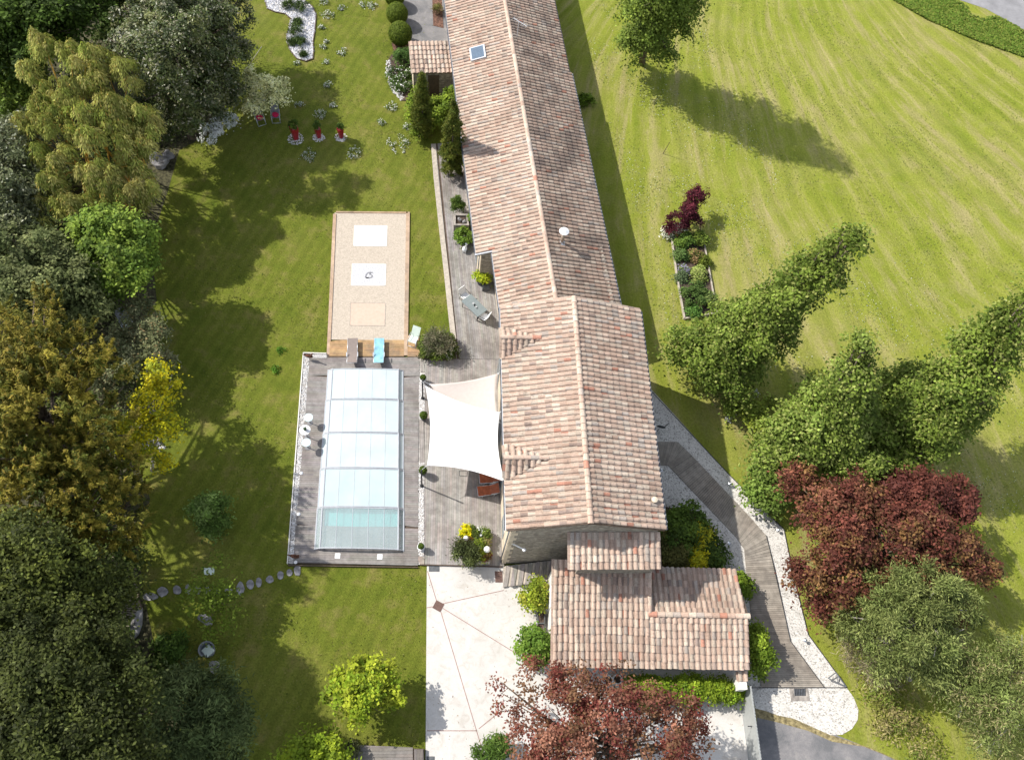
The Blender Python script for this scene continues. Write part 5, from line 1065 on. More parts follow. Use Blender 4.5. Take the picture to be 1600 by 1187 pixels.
def armchair(name, px, ang, seatm, frm, label, group=None, z=0.0, cush=None, s=1.0, recl=.45, w=.54):
    b = at(px[0], px[1], z); t = thing(name, label, 'chair', (b[0], b[1], z), group)
    def Q(x, y, zz): x *= s; y *= s; return (b[0]+x*math.cos(ang)-y*math.sin(ang), b[1]+x*math.sin(ang)+y*math.cos(ang), z+zz*s)
    def panel(m, P, th=.02):
        P = [np.array(p) for p in P]; n_ = np.cross(P[1]-P[0], P[3]-P[0]); n_ = n_/np.linalg.norm(n_)*th/2
        m.add([p+n_ for p in P]+[p-n_ for p in P], [(0, 1, 2, 3), (7, 6, 5, 4), (0, 4, 5, 1), (1, 5, 6, 2), (2, 6, 7, 3), (3, 7, 4, 0)])
    h = w/2
    m = MB(); panel(m, [Q(-.24, -h, .40), Q(.28, -h, .44), Q(.28, h, .44), Q(-.24, h, .40)], .03); m.build('seat', seatm, t)
    m = MB(); panel(m, [Q(-.24, -h, .40), Q(-.24, h, .40), Q(-.24-recl, h, .98), Q(-.24-recl, -h, .98)], .03); m.build('backrest', seatm, t)
    for x, xx in ((.26, .36), (-.22, -.34)):
        for y in (-h, h): m = MB(); m.tube(Q(xx, y, 0), Q(x, y, .43), .017); m.build('leg', frm, t, smooth=True)
    m = MB()
    for y in (-h-.02, h+.02): m.path([Q(.36, y, .0), Q(.22, y, .62), Q(-.34, y, .64)], .018)
    m.path([Q(.36, -h, .02), Q(.36, h, .02)], .016); m.build('frame', frm, t, smooth=True)
    if cush:
        m = MB(); m.blob(Q(.03, 0, .50), (.24*s, .24*s, .08), 16, 8, 3, .05); c = m.build('cushion', cush, t, smooth=True)
    return t
ND = -math.pi/2
armchair('folding_chair', (407, 191), ang_px((404, 184), (411, 197)), 'greycloth', 'alu', 'grey folding chair with a pink cushion, the tilted left one of the pair', 'folding chairs with pink cushions', cush='pink', s=1.05)
armchair('folding_chair', (432, 187), ang_px((432, 180), (432.3, 195)), 'greycloth', 'alu', 'grey folding chair with a pink cushion, the straight right one of the pair', 'folding chairs with pink cushions', cush='pink', s=1.05)
armchair('deck_chair', (646, 535), ang_px((650, 525), (643, 540)), 'mint', 'alu', 'pale reclining chair beside the round planter on orange planks', z=.12)
# glazed red pots with box plants
for i, (x, y, s_, lb) in enumerate(((462, 217, 1.25, 'largest square red pot with a round box ball'), (498, 215, .95, 'middle slim red pot with a pointed box cone'), (533, 215, .95, 'rightmost slim red pot with a small round box'))):
    b = at(x, y); t = thing('red_pot', lb, 'potted plant', b, 'row of red pots on the lawn'); h = .95*s_
    m = MB(); q = [(.16*s_, 0), (.26*s_, h), (.23*s_, h), (.21*s_, h-.08)]
    m.lathe(b, [(.15*s_*1.2, 0.02), (.25*s_*1.2, h), (.22*s_*1.2, h), (.20*s_*1.2, h-.07)], 4); m.build('pot', 'red', t)
    st = stones([[(b[0]+.48*s_*math.cos(a), b[1]+.48*s_*math.sin(a)) for a in np.linspace(0, 6.28, 12)[:-1]]], 150, .04, .08, .01, WS[:3], i+20); st.build('stone_ring', 'stone', t)
    rz_ = .30*s_; kz = 1.0 if i != 1 else 1.3
    foliage(t, [(b[0], b[1], h+rz_*.8*kz, rz_*.8, rz_*.8, rz_*kz)], [(.06, .10, .018), (.085, .13, .02)], 60, 24, name='foliage', cs=.06, L=.09, Wd=.06)
# table and chairs
tb = at(740, 477, DZ); ta_ = ang_px((725, 464), (756, 494), .75); t = thing('garden_table', 'grey rectangular garden table on the terrace by the long house', 'table', (tb[0], tb[1], DZ))
def Rz(c, x, y, z, a): return (c[0]+x*math.cos(a)-y*math.sin(a), c[1]+x*math.sin(a)+y*math.cos(a), z)
tc = at(741, 477, DZ+.74)
t.location = (tc[0], tc[1], DZ)
m = MB(); m.box((tc[0], tc[1], DZ+.72), (1.62, .86, .04), ta_); m.build('tabletop', 'tabletop', t)
for x in (-.72, .72):
    for y in (-.36, .36): m = MB(); m.tube(Rz(tc, x, y, DZ, ta_), Rz(tc, x, y, DZ+.70, ta_), .025); m.build('leg', 'dark', t, smooth=True)
for i, (x, y, mt) in enumerate(((-.12, .02, 'white'), (.05, 0, 'dark'), (.2, -.03, 'white'))):
    c = Rz(tc, x, y, DZ+.74, ta_); o = MB(); o.lathe(c, [(.05, 0), (.06, .10), (.05, .10), (.045, .03)], 12); tag(o.build('cup', mt, None, loc=c), ('white cup at the north end of the grey garden table', 'dark small jar in the centre of the grey garden table', 'white cup nearest the south chair on the garden table')[i], 'cup')
armchair('garden_chair', (727, 468), ta_, 'white', 'dark', 'white garden chair at the north end of the grey table', 'white chairs at the garden table', z=DZ, recl=.2)
armchair('garden_chair', (755, 499), ta_+math.pi+.35, 'white', 'dark', 'white garden chair at the south end of the grey table', 'white chairs at the garden table', z=DZ, recl=.2)
# white ornament on the terrace
b = at(726, 392, DZ); t = thing('stone_ornament', 'small white stone animal ornament on the wooden walk', 'ornament', (b[0], b[1], DZ)); m = MB(); m.blob((b[0], b[1], DZ+.28), (.14, .28, .22), 12, 8, 2, .15); m.build('body', 'white', t, smooth=True)
m = MB(); m.blob((b[0]+.05, b[1]+.28, DZ+.48), (.11, .13, .12), 10, 7, 4, .1); m.build('head', 'white', t, smooth=True)
for x in (-.08, .08):
    for y in (-.15, .15): m = MB(); m.tube((b[0]+x, b[1]+y, DZ), (b[0]+x, b[1]+y, DZ+.2), .04); m.build('leg', 'white', t)
# stone trough planter and its plants
ta = thing('stone_trough', 'rough stone trough full of soil against the long house', 'planter', at(720, 352)); P4 = [(709, 334), (731, 334), (733, 352), (709, 352)]
o4 = [np.array(p) for p in pts(P4, .85)]; cen = sum(o4)/4; i4 = [cen+(p-cen)*.74 for p in o4]; m = MB()
for i in range(4): m.prism([o4[i], o4[(i+1) % 4], i4[(i+1) % 4], i4[i]], .1, .85)
m.build('trough', 'planter', ta); m = MB(); m.prism(i4, .1, .7); m.build('soil', 'soil', ta)
m = MB(); m.blob((cen[0]-.1, cen[1], .8), (.16, .14, .14), 10, 6, 3, .2); m.blob((cen[0]+.25, cen[1]-.1, .8), (.14, .16, .12), 10, 6, 6, .2); m.build('stones', 'rock', ta)
plant('bushy_plant', 'upright dark green plant just north of the stone trough', 'plant', 714, 332, .42, 1.5, [(.05, .09, .02), (.08, .12, .025)], 60, 34, L=.2, Wd=.05, z=DZ)
plant('bushy_plant', 'bright green bush just south of the stone trough', 'plant', 724, 375, .65, 1.0, [(.10, .17, .03), (.13, .20, .035)], 80, 34, L=.17, Wd=.11, z=DZ)
plant('bushy_plant', 'green plant between the stone trough and the house wall', 'plant', 738, 350, .3, 1.0, [(.10, .17, .03), (.13, .20, .035)], 40, 30, z=DZ)
for x, y, r, lb in ((750, 443, .45, 'slate pot with a bright yellow green bush, the left of two by the wall'), (760, 436, .42, 'slate pot with a taller yellow green bush, the right of two by the wall')):
    b = at(x, y, DZ); t = thing('potted_plant', lb, 'potted plant', (b[0], b[1], DZ), 'yellow green potted bushes'); m = MB(); m.lathe((b[0], b[1], DZ), [(.17, 0), (.24, .42), (.21, .42), (.19, .36)], 16); m.build('pot', 'slate', t)
    foliage(t, [(b[0], b[1], DZ+.75, r, r, .42)], [(.34, .40, .03), (.24, .32, .03)], 60, 34, name='foliage', cs=.12, L=.14, Wd=.09)
m = MB(); q = at(759, 452, DZ); m.box((q[0], q[1], DZ+.2), (.5, .35, .4), .2); tag(m.build('storage_box', 'slate', None, loc=q, bevel=.02), 'low dark box behind the yellow green potted bushes', 'box')
# round planted bed on the terrace
bp = [(655, 540), (664, 533), (676, 526), (700, 528), (711, 538), (712, 558), (690, 561), (660, 558)]
t = thing('planting_bed', 'low wooden edged bed of mixed plants at the corner of terrace and lawn', 'planter', at(684, 545)); m = MB(); m.prism(pts(bp, .3), -.1, .30); m.build('soil', 'soil', t)
m = MB(); 
for a, b in zip(bp, bp[1:]+bp[:1]): board(m, a, b, .06, -.1, .36, .33)
m.build('edging', 'timber', t)
plant('mixed_plant', 'grey feathery bush in the middle of the terrace bed', 'plant', 683, 545, .8, 1.5, [(.17, .16, .13), (.22, .20, .16), (.10, .12, .06)], 110, 34, cs=.2, L=.26, Wd=.035, style='needle', z=.3)
for x, y, r, pl, lb in ((665, 550, .55, G_DK[1:], 'dark green plant at the left end of the terrace bed'), (703, 550, .55, G_DK[1:]+[(.5, .5, .45)], 'green plant with white flowers at the right end of the terrace bed'), (684, 556, .5, G_MID, 'low green plant at the front of the terrace bed'), (698, 535, .45, G_MID, 'green plant at the back right of the terrace bed'), (670, 538, .4, G_MID, 'green plant at the back left of the terrace bed')):
    plant('mixed_plant', lb, 'plant', x, y, r, .8, pl, 50, 30, z=.28)
# square flower planter
fq = [(723, 827), (764, 826.5), (766, 880), (722, 880)]; FH = .6
fo = [np.array(p) for p in pts([(723, 827), (764, 826.5), (766, 878), (722, 878)], FH)]; fc = sum(fo)/4; fi = [fc+(p-fc)*.88 for p in fo]
t = thing('flower_planter', 'square raised planter with many flowers in the south corner of the terrace', 'planter', fc); m = MB()
for i in range(4): m.prism([fo[i], fo[(i+1) % 4], fi[(i+1) % 4], fi[i]], .1, FH)
m.build('box', 'beige_board', t); m = MB(); m.prism(fi, .1, FH-.08); m.build('soil', 'soil', t)
for x, y, r, h, pl, tp, lb in ((727, 832, .33, .5, [(.60, .52, .01), (.45, .48, .02)], None, 'bright yellow flowering plant in the planter corner'), (742, 832, .33, .4, G_DK[1:], None, 'dark green plant at the back of the flower planter'), (748, 833, .25, .35, [(.75, .77, .80)], ((.1, .15, .05), .3), 'white silvery leaved plant at the back of the flower planter'), (758, 834, .28, .4, G_MID, None, 'green plant in the back right corner of the flower planter'), (728, 846, .3, .35, [(.30, .15, .05), (.18, .12, .04)], None, 'rusty brown plant at the left of the flower planter'), (748, 851, .33, .4, [(.20, .26, .03), (.12, .18, .03)], None, 'yellow green plant in the middle of the flower planter'), (757, 846, .25, .3, [(.3, .24, .12), (.15, .17, .05)], None, 'straw coloured plant at the right of the flower planter'), (751, 866, .42, .4, [(.26, .30, .03), (.16, .22, .03)], None, 'lime green plant at the front of the flower planter'), (759, 868, .22, .35, [(.28, .10, .05), (.2, .12, .05)], None, 'small red brown plant at the front right of the flower planter')):
    plant('planter_flower', lb, 'plant', x, y, r, h, pl, int(60*r*2), 28, cs=.09, L=.12, Wd=.07, z=FH-.1, tips=tp)
plant('rosemary_bush', 'large dark grey green bush overhanging the left front of the flower planter', 'shrub', 727, 868, .78, 1.0, [(.07, .09, .04), (.10, .12, .05), (.05, .06, .03)], 130, 38, cs=.16, L=.17, Wd=.045, style='needle', z=.5)
for x, y, r, lb in ((728, 840.5, .15, 'white globe lamp at the left of the flower planter'), (761, 858, .19, 'larger white globe lamp at the right of the flower planter')):
    b = at(x, y, 1.0); t = thing('globe_lamp', lb, 'lamp', (b[0], b[1], .5)); m = MB(); m.blob((b[0], b[1], 1.0), (r, r, r), 18, 12, 0, 0); m.build('globe', 'white', t, smooth=True); m = MB(); m.tube((b[0], b[1], .5), (b[0], b[1], .9), .02); m.build('stem', 'dark', t)
b = at(738, 850, FH); t = thing('white_bowl', 'small white bowl with reddish soil among the planter flowers', 'bowl', (b[0], b[1], FH-.08)); m = MB(); m.lathe((b[0], b[1], FH-.05), [(.08, 0), (.2, .12), (.17, .12), (.1, .05)], 14); m.build('bowl', 'white', t); m = MB(); m.lathe((b[0], b[1], FH), [(.15, 0), (.15, .03)], 12); m.build('soil', 'mulch', t)
# bar table and two stools with glass tops
for x, y, r, h, nm, lb in ((482, 652, .27, .80, 'bar_stool', 'round frosted glass stool north of the small bar table'), (476.5, 671.5, .33, 1.05, 'bar_table', 'round white bar table with a small pot on the pool deck'), (478.5, 691, .27, .80, 'bar_stool', 'round frosted glass stool south of the small bar table')):
    b = at(x, y, DZ+h); t = thing(nm, lb, 'stool' if nm == 'bar_stool' else 'table', (b[0], b[1], DZ)); m = MB(); m.lathe((b[0], b[1], DZ+h-.03), [(r-.01, 0), (r, .01), (r, .03), (r-.01, .035)], 28); m.build('seat' if nm == 'bar_stool' else 'tabletop', 'frosted' if nm == 'bar_stool' else 'white', t, smooth=False)
    m = MB(); m.tube((b[0], b[1], DZ), (b[0], b[1], DZ+h-.03), .025); m.build('stem', 'stemgrey', t, smooth=True); m = MB(); m.lathe((b[0], b[1], DZ), [(.17, 0), (.17, .015), (.04, .03)], 18); m.build('foot', 'stemgrey', t)
b = at(477, 671.5, DZ+1.05); t = thing('small_pot', 'tiny grey pot with a plant standing on the white bar table', 'pot', (b[0], b[1], DZ+1.06)); m = MB(); m.lathe((b[0], b[1], DZ+1.055), [(.06, 0), (.10, .13), (.08, .13), (.07, .1)], 12); m.build('pot', 'zinc', t)
foliage(t, [(b[0], b[1], DZ+1.25, .07, .07, .08)], [(.07, .12, .08)], 14, 14, name='foliage', cs=.03, L=.06, Wd=.04)
# rusty garden birds
def bird(px, lb):
    b = at(*px, DZ); t = thing('metal_bird', lb, 'sculpture', (b[0], b[1], DZ), 'rusty metal birds on the deck'); m = MB()
    m.blob((b[0], b[1], DZ+.42), (.24, .12, .14), 12, 8, 2, .08); m.tube((b[0]+.14, b[1], DZ+.48), (b[0]+.24, b[1], DZ+.78), .045, .03); m.blob((b[0]+.26, b[1], DZ+.80), (.08, .05, .05), 8, 6, 0, .05); m.tube((b[0]+.30, b[1], DZ+.8), (b[0]+.42, b[1], DZ+.77), .02, .005); m.tube((b[0]-.2, b[1], DZ+.42), (b[0]-.42, b[1], DZ+.5), .06, .02)
    m.build('body', 'rust', t, smooth=True)
    for y in (-.05, .05): m = MB(); m.tube((b[0], b[1]+y, DZ), (b[0], b[1]+y, DZ+.34), .014); m.build('leg', 'rust', t)
bird((484, 561), 'rusty metal bird figure in the upper left corner of the pool deck'); bird((462, 872), 'rusty metal bird figure in the lower left corner of the pool deck')
for x, y, lb in ((471, 739, 'small round deck light, the upper of two left of the enclosure'), (467, 803, 'small round deck light, the lower of two left of the enclosure'), (462, 878, 'small white round light beside the lower rusty bird')):
    b = at(x, y, DZ); m = MB(); m.lathe((b[0], b[1], DZ+.002), [(.10, 0), (.10, .02), (.04, .03)], 16); tag(m.build('deck_light', 'alu' if y < 870 else 'white', None, loc=(b[0], b[1], DZ)), lb, 'light')
for x, y, lb in ((527.5, 868, 'square white skimmer lid, the left of two below the enclosure'), (593.5, 869.5, 'square white skimmer lid, the right of two below the enclosure')):
    b = at(x, y, DZ); m = MB(); m.box((b[0], b[1], DZ+.008), (.30, .30, .02), ew); o = m.build('skimmer_lid', 'white', None, loc=(b[0], b[1], DZ), bevel=.004); tag(o, lb, 'hatch')
# small frame mark on terrace and shutter things
b = at(723, 740, DZ); m = MB()
for a_, b_ in (((718, 735), (730, 736)), ((730, 736), (729.5, 744)), ((729.5, 744), (718, 743)), ((718, 743), (718, 735))): board(m, a_, b_, .035, DZ-.01, DZ+.006)
tag(m.build('deck_hatch', 'dark', None, loc=b), 'thin dark rectangular hatch outline in the terrace boards', 'hatch')
# mats and drains on the patio
def mat(poly, name, mt, lb, cat, z=.03, h=.02):
    P = pts(poly, z); m = MB(); m.prism(P, z-.01, z+h); tag(m.build(name, mt, None, loc=(*P[0], z), bevel=.004), lb, cat)
mat([(670, 883.5), (686.5, 883.5), (686.5, 892.5), (670, 892.5)], 'door_mat', 'slate', 'dark grey mat on the patio at the foot of the terrace', 'mat')
mat([(773, 892), (785, 892), (785.5, 909.5), (774, 909.5)], 'door_mat', 'brown', 'brown mat on the patio beside the wooden steps', 'mat')
mat([(682, 937), (694.5, 943.5), (688, 956), (675.5, 949)], 'drain_cover', 'brown', 'small square brown drain cover where the patio joints meet', 'drain', .036, .01)
mat([(666.5, 1181), (679, 1181), (679, 1192), (667, 1192)], 'door_mat', 'slate', 'dark mat at the bottom edge of the patio', 'mat')
for poly, lb in ((([(839, 955), (852, 955), (851, 974), (841, 974)]), 'tall slate trough pot against the garage wall'), (([(837, 976), (849, 976), (849, 984), (837, 984)]), 'short brown pot below the slate trough at the garage wall')):
    P = [np.array(p) for p in pts(poly, .5)]; c = sum(P)/4; P = [c+(p-c) for p in P]; I_ = [c+(p-c)*.8 for p in P]; t = thing('wall_planter', lb, 'planter', c); m = MB()
    for i in range(4): m.prism([P[i], P[(i+1) % 4], I_[(i+1) % 4], I_[i]], .03, .5)
    m.build('box', 'slate' if 'slate' in lb[:10] or 'tall' in lb else 'brown', t); m = MB(); m.prism(I_, .03, .44); m.build('soil', 'soil', t)
# plates and pots behind the garage
for x, y, lb in ((949, 1063, 'round white pot in the shade of the garage eave, the left of two'), (963, 1062, 'round white pot in the shade of the garage eave, the right of two')):
    b = at(x, y); t = thing('white_pot', lb, 'pot', b, 'white pots by the garage'); m = MB(); m.lathe(b, [(.14, 0.03), (.26, .3), (.27, .36), (.22, .36), (.2, .28)], 18); m.build('pot', 'white', t); m = MB(); m.lathe(b, [(.2, .25), (.2, .3)], 14); m.build('soil', 'soil', t)
# stepping stones
rg = random.Random(12); SST = [(185, 960, 13, 6), (285, 920, 9, 8), (405, 905, 7, 7), (495, 900, 5, 8), (573, 905, 6, 8), (655, 905, 5, 6), (740, 920, 6, 6), (830, 918, 6.5, 7), (927, 895, 6.5, 11), (1010, 858, 6, 8), (1080, 842, 5, 8), (1170, 818, 6.5, 6), (1258, 785, 5.5, 7), (1333, 760, 5, 6), (1397, 745, 5.5, 9)]
for i, (x, y, rx_, ry_) in enumerate(SST):
    px, py = 200+x/5.277, 750+y/5.277; b = at(px, py); m = MB(); poly = []
    for k_ in range(11):
        a = 2*math.pi*k_/11; q = a2(px+rx_*math.cos(a)*rg.uniform(.85, 1.1), py+ry_*math.sin(a)*rg.uniform(.85, 1.1)); poly.append(q)
    m.prism(poly, -.02, .055); tag(m.build('stepping_stone', 'rock', None, loc=(b[0], b[1], 0), bevel=.015), 'flat pale stepping stone in the curved row across the lower lawn', 'stepping stone', 'row of stepping stones')
bpy.data.materials['grey_rock']
m = MB(); P = pts([(319, 887), (335, 886.5), (335, 896), (329, 898), (327, 894), (325, 898), (319, 897)]); m.prism(P, -.02, .04); tag(m.build('paving_slab', 'mint', None, loc=(*P[0], 0)), 'pale broken paving slab on the lawn above the stepping stones', 'slab')
# curved slatted bridge at the wood edge
m = MB(); rg = random.Random(5); arc_o = [(196, 868), (206, 876), (213, 890), (217, 905), (218, 920), (217, 935), (222, 950), (213, 970), (205, 985), (195, 996)]; arc_i = [(168, 862), (176, 872), (182, 885), (186, 898), (188, 912), (187, 925), (184, 948), (182, 962), (182, 978), (182, 990)]
for i in range(len(arc_o)-1):
    for k_ in range(5):
        t0, t1 = (k_+.12)/5, (k_+.72)/5; I0, I1, O0, O1 = [a2(*p) for p in (arc_i[i], arc_i[i+1], arc_o[i], arc_o[i+1])]; kk = rg.uniform(.75, 1.1)
        m.prism([I0+(I1-I0)*t0, I0+(I1-I0)*t1, O0+(O1-O0)*t1, O0+(O1-O0)*t0], .18, .22, [c*kk for c in (.42, .37, .26)])
br = thing('slatted_bridge', 'curved walkway of pale slats at the edge of the dark trees', 'walkway', at(200, 930)); m.build('slats', 'plank', br); m = MB()
for arc in (arc_o, arc_i):
    for p, q in zip(arc[:-1], arc[1:]): a = a2(*p); b = a2(*q); m.tube((*a, .14), (*b, .14), .05)
m.build('bearers', 'timber', br)
m = MB(); q = at(214, 975); m.blob((q[0], q[1], .1), (.3, .8, .3), 12, 8, 8, .15); tag(m.build('boulder', 'rock', None, loc=q), 'long grey boulder beside the slatted walkway', 'rock')
# tub chair and stump
b = at(327, 1017); t = thing('tub_chair', 'grey round backed garden chair with a pale cushion on the lower lawn', 'chair', b); m = MB(); m.lathe((b[0], b[1], .0), [(.33, .05), (.36, .36), (.30, .38)], 20); m.build('base', 'greycloth', t)
m = MB(); ca = ang_px((322, 1010), (332, 1022)); v = []; f = []
n = 15
for i in range(n+1):
    a = ca+math.pi-1.9+3.8*i/n
    for r, z in ((.40, .3), (.42, .74), (.36, .74), (.34, .3)): v.append((b[0]+r*math.cos(a), b[1]+r*math.sin(a), z))
for i in range(n):
    for k_ in range(4): o = i*4; f.append((o+k_, o+(k_+1) % 4, o+4+(k_+1) % 4, o+4+k_))
f += [(0, 1, 2, 3), (n*4+3, n*4+2, n*4+1, n*4)]; m.add(v, f); m.build('backrest', 'greycloth', t, smooth=False)
m = MB(); m.box((b[0]+.05*math.cos(ca), b[1]+.05*math.sin(ca), .43), (.5, .5, .11), ca); m.build('cushion', 'mint', t, bevel=.03)
m = MB(); q = at(336, 1042); m.blob((q[0], q[1], .2), (.3, .26, .25), 12, 8, 9, .2); tag(m.build('garden_stone', 'rock', None, loc=q), 'pale rounded stone beside the grey garden chair', 'rock')
m = MB(); q = at(322, 968); m.blob((q[0], q[1], .05), (.4, .3, .2), 12, 8, 4, .25); tag(m.build('garden_stone', 'rock', None, loc=q), 'flat stone under the see through sapling', 'rock')
# lounger under the grey tree
armchair('garden_lounger', (202, 512), ang_px((197, 500), (207, 517)), 'greycloth', 'alu', 'grey reclining chair with a pale cushion half under the grey leaved tree', cush='mint', s=1.2)
# bamboo pole leaning by the evergreen
a = at(385, 108, .1); b = at(409, 73, 1.2); t = thing('bamboo_pole', 'long pale pole leaning out of the grass beside the evergreen', 'pole', a); m = MB(); m.tube(a, b, .03, .02); m.build('pole', 'palebark', t, smooth=True)
# stake on the field
a = at(1036, 240); t = thing('garden_stake', 'thin dark stake standing alone on the mown field', 'stake', a); m = MB(); m.tube(a, (a[0]+.2, a[1], 1.3), .025, .02); m.build('stake', 'timber', t)
# bird ornament on the gravel and low path lamps
a = at(1027, 674); t = thing('metal_heron', 'small black metal bird ornament on the shaded gravel', 'sculpture', a); m = MB(); m.tube(a, (a[0], a[1], .5), .02); m.blob((a[0]+.1, a[1]+.1, .58), (.28, .09, .09), 10, 6, 1, .1); m.tube((a[0]+.3, a[1]+.1, .6), (a[0]+.5, a[1]+.3, .9), .03, .02); m.build('body', 'dark', t)
for x, y, lb in ((1213, 830, 'small bright metal path light on the gravel near the red maple'), (1255, 1001, 'small bright metal path light on the gravel lower down the boardwalk'), (1032, 737, 'small metal path light in the shaded gravel by the house'), (1138, 758, 'small metal path light on the gravel at the edge of the shade'), (1137, 850, 'small metal path light between the boardwalk and the shrub bed')):
    a = at(x, y); t = thing('path_light', lb, 'lamp', a); m = MB(); m.tube(a, (a[0], a[1], .3), .02); m.build('stem', 'alu', t); m = MB(); m.lathe((a[0], a[1], .3), [(.10, 0), (.11, .04), (.02, .09)], 12); m.build('head', 'steel', t)
# small panel trestle at the end of the gravel strip
t = thing('folding_trestle', 'small grey metal trestle lying at the corner of the gravel and the lawn', 'trestle', at(1308, 1062)); m = MB(); A_, B_, C_ = at(1294, 1059, .3), at(1306, 1050, .35), at(1322, 1072, .1)
m.path([A_, C_], .03); m.path([A_, B_], .03); m.path([B_, C_], .04); m.path([at(1309, 1052, .3), at(1309, 1066, .1)], .025); m.build('frame', 'zinc', t)
# drain with stone surround
t = thing('grated_drain', 'dark metal grate in a grey stone surround at the foot of the boardwalk', 'drain', at(1249, 1083)); m = MB(); o_ = pts([(1233, 1075), (1262, 1075), (1265, 1094.5), (1236, 1094.5)]); m.prism(o_, -.05, .05); m.build('surround', 'planter', t); m = MB(); m.prism(pts([(1240, 1075.5), (1258, 1075.5), (1258.5, 1086.5), (1241, 1086.5)]), .03, .058); gi = m.build('grate', 'dark', t)
m = MB()
for i in range(7): x = 1241.5+i*2.6; board(m, (x, 1076), (x+.3, 1086), .02, .05, .066, .06)
m.build('bars', 'zinc', t)
# sliding gate
t = thing('sliding_gate', 'long grey sliding gate between the patio and the driveway', 'gate', at(1165, 1130)); GA, GB_ = at(1156, 1078), at(1184, 1290); d_ = (GB_-GA)/np.linalg.norm(GB_-GA); n_ = np.array([-d_[1], d_[0], 0])
L_ = np.linalg.norm(GB_-GA); GH = 1.75; m = MB()
def gbox(m, s0, s1, w, z0, z1): P = [GA+d_*s0-n_*w/2, GA+d_*s1-n_*w/2, GA+d_*s1+n_*w/2, GA+d_*s0+n_*w/2]; m.prism([p[:2] for p in P], z0, z1)
gbox(m, 0, L_, .04, .12, GH-.05); m.build('panel', 'greygate', t); m = MB(); gbox(m, 0, L_, .09, GH-.05, GH+.02); gbox(m, 0, L_, .09, .05, .14); m.build('rails', 'greygate', t)
m = MB(); cb_ = [(0, GH+.021)]; k_ = 0.0
while k_ < L_-.1: cb_ += [(k_, GH+.10), (k_+.06, GH+.10), (k_+.06, GH+.035), (k_+.16, GH+.035)]; k_ += .16
cb_ += [(k_, GH+.021)]; N_ = len(cb_)
vv_ = [tuple((GA+d_*s_+n_*w_)[:2])+(z_,) for w_ in (-.022, .022) for s_, z_ in cb_]
m.add(vv_, [tuple(range(N_))[::-1], tuple(range(N_, 2*N_))]+[(i, (i+1) % N_, N_+(i+1) % N_, N_+i) for i in range(N_)])
m.build('comb_rail', 'greygate', t)
m = MB(); p0 = GA+d_*1.95; m.box((p0[0], p0[1], 1.2), (.5, .05, .05), math.atan2(n_[1], n_[0])); m.build('handle', 'dark', t)
m = MB(); gbox(m, -.2, L_, .10, .02, .045); struct('gate_track', m, 'zinc')
# wooden deck at the bottom edge
t = thing('low_deck', 'weathered wooden deck at the bottom edge of the lawn', 'deck', at(605, 1178)); m = MB(); planks(pts([(545, 1163), (645, 1166), (645, 1235), (541, 1235)], .35), ew, .16, .35, .05, (.25, .23, .21), mb=m, seed=41); planks(pts([(647, 1170), (663, 1170), (664, 1235), (647, 1235)], .35), ns, .16, .35, .05, (.23, .21, .19), mb=m, seed=42); m.build('boards', 'plank', t); m = MB(); m.prism(pts([(546, 1165), (663, 1169), (663, 1233), (542, 1233)], .35), -.1, .295); m.build('base', 'timber', t)
plant('potted_fern', 'small dark plant on the corner of the weathered deck', 'plant', 552, 1170, .35, .5, G_OL, 30, 26, z=.35)
# raised flower bed on the field
rb = [(1050, 372), (1098, 366), (1108, 420), (1120, 488), (1070, 497), (1058, 430)]
t = thing('raised_bed', 'long narrow flower bed with timber edging on the field', 'flower bed', at(1085, 430)); m = MB(); m.prism(pts(rb), -.1, .12); m.build('soil', 'soil', t); m = MB()
for a, b in zip(rb, rb[1:]+rb[:1]): board(m, a, b, .09, -.1, .22, .2)
m.build('edging', 'beige_board', t)
tree('purple_acer', 'small deep purple acer at the top of the raised bed', 'tree', (1072, 352), [lob(1085, 308, 1.8, .75), lob(1075, 330, 1.6, .8), lob(1060, 345, 1.2, .8, rz=.6), lob(1045, 355, 1.0, .35), lob(1100, 300, 1.9, .3), lob(1082, 345, 1.2, .7, rz=.6)], [(.07, .012, .022), (.10, .018, .03), (.05, .01, .016)], 170, 34, .05, cs=.15, L=.15, Wd=.09)
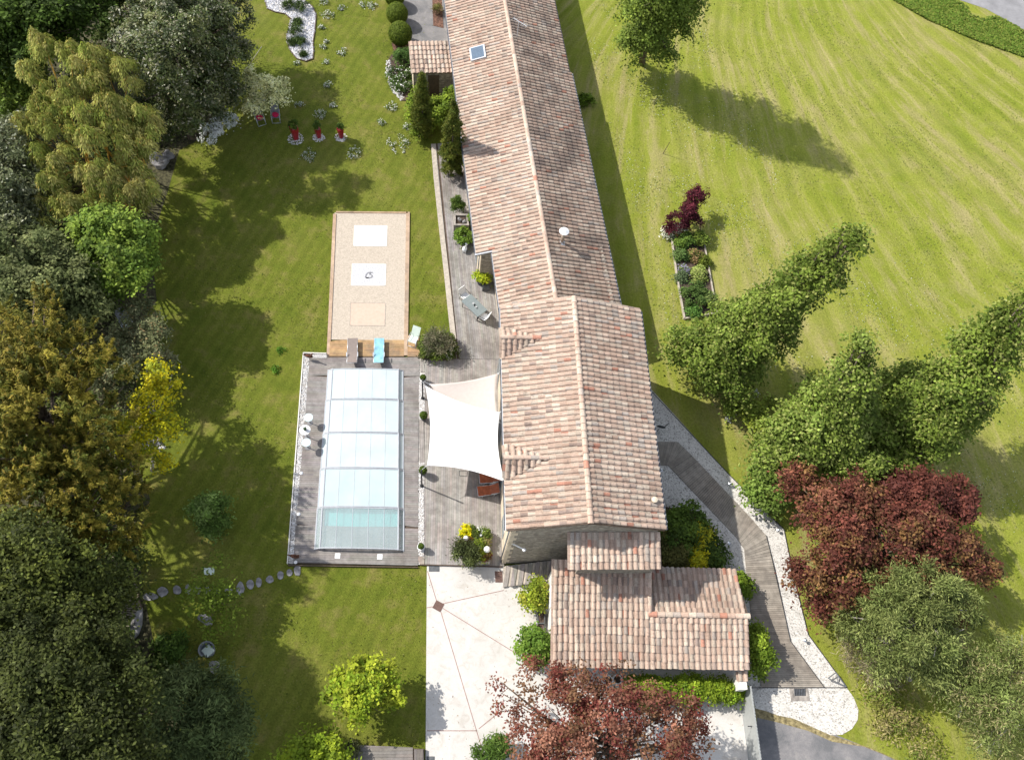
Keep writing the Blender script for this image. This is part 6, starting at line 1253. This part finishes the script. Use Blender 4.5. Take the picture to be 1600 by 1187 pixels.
for x, y, r, h, pl, tp, lb in ((1042, 366, .3, .6, [(.75, .76, .72)], ((.1, .14, .04), .3), 'white flowers left below the purple acer'), (1060, 362, .35, .7, [(.80, .80, .78)], ((.1, .14, .04), .3), 'larger white flowers in front of the purple acer'), (1068, 382, .65, .8, [(.08, .14, .03), (.11, .17, .03)], None, 'green plant below the white flowers in the raised bed'), (1092, 378, .5, .8, G_MID, None, 'mid green plant in the upper right of the raised bed'), (1062, 402, .45, .6, [(.09, .15, .05), (.12, .18, .06)], None, 'blue green plant at the left of the raised bed'), (1085, 402, .5, .5, [(.14, .17, .04), (.30, .20, .10), (.12, .16, .04)], None, 'mixed reddish plant in the middle of the raised bed'), (1100, 410, .35, .5, [(.10, .13, .02)], None, 'dark plant at the right of the raised bed'), (1068, 424, .3, .3, [(.28, .26, .45), (.14, .18, .08)], None, 'violet flowers in the raised bed'), (1092, 432, .6, .6, [(.28, .32, .12), (.20, .26, .07)], None, 'pale yellow green plant in the raised bed'), (1064, 434, .3, .4, [(.10, .14, .08)], None, 'greyish plant at the left edge of the raised bed'), (1082, 465, .9, .9, [(.08, .14, .04), (.11, .17, .05), (.06, .10, .03)], None, 'broad green plant filling the lower raised bed'), (1105, 470, .5, .7, [(.10, .15, .05), (.15, .19, .07)], None, 'leafy plant at the lower right of the raised bed'), (1082, 488, .4, .5, [(.10, .20, .05)], None, 'fresh green plant at the lower end of the raised bed')):
    plant('bed_plant', lb, 'plant', x, y, r, h, pl, int(30+70*r), 30, cs=.14, L=.16, Wd=.08, tips=tp, z=.1)
for x, y, lb in ((1137, 655, 'small white flowers at the edge of the house shadow'), (1143, 648, 'white flower cluster next to the yellow green field shrub'), (1180, 616, 'single white bloom in the shade of the leaning tree')):
    plant('white_flower', lb, 'flowers', x, y, .2, .3, [(.8, .8, .78)], 12, 14, cs=.07, L=.09, Wd=.08, tips=((.1, .15, .04), .3), mat='petal')
plant('wall_shrub', 'low green shrub at the foot of the long wing on the field side', 'shrub', 915, 162, .5, .7, G_BR[2:], 40, 30, cs=.18, L=.16, Wd=.1)
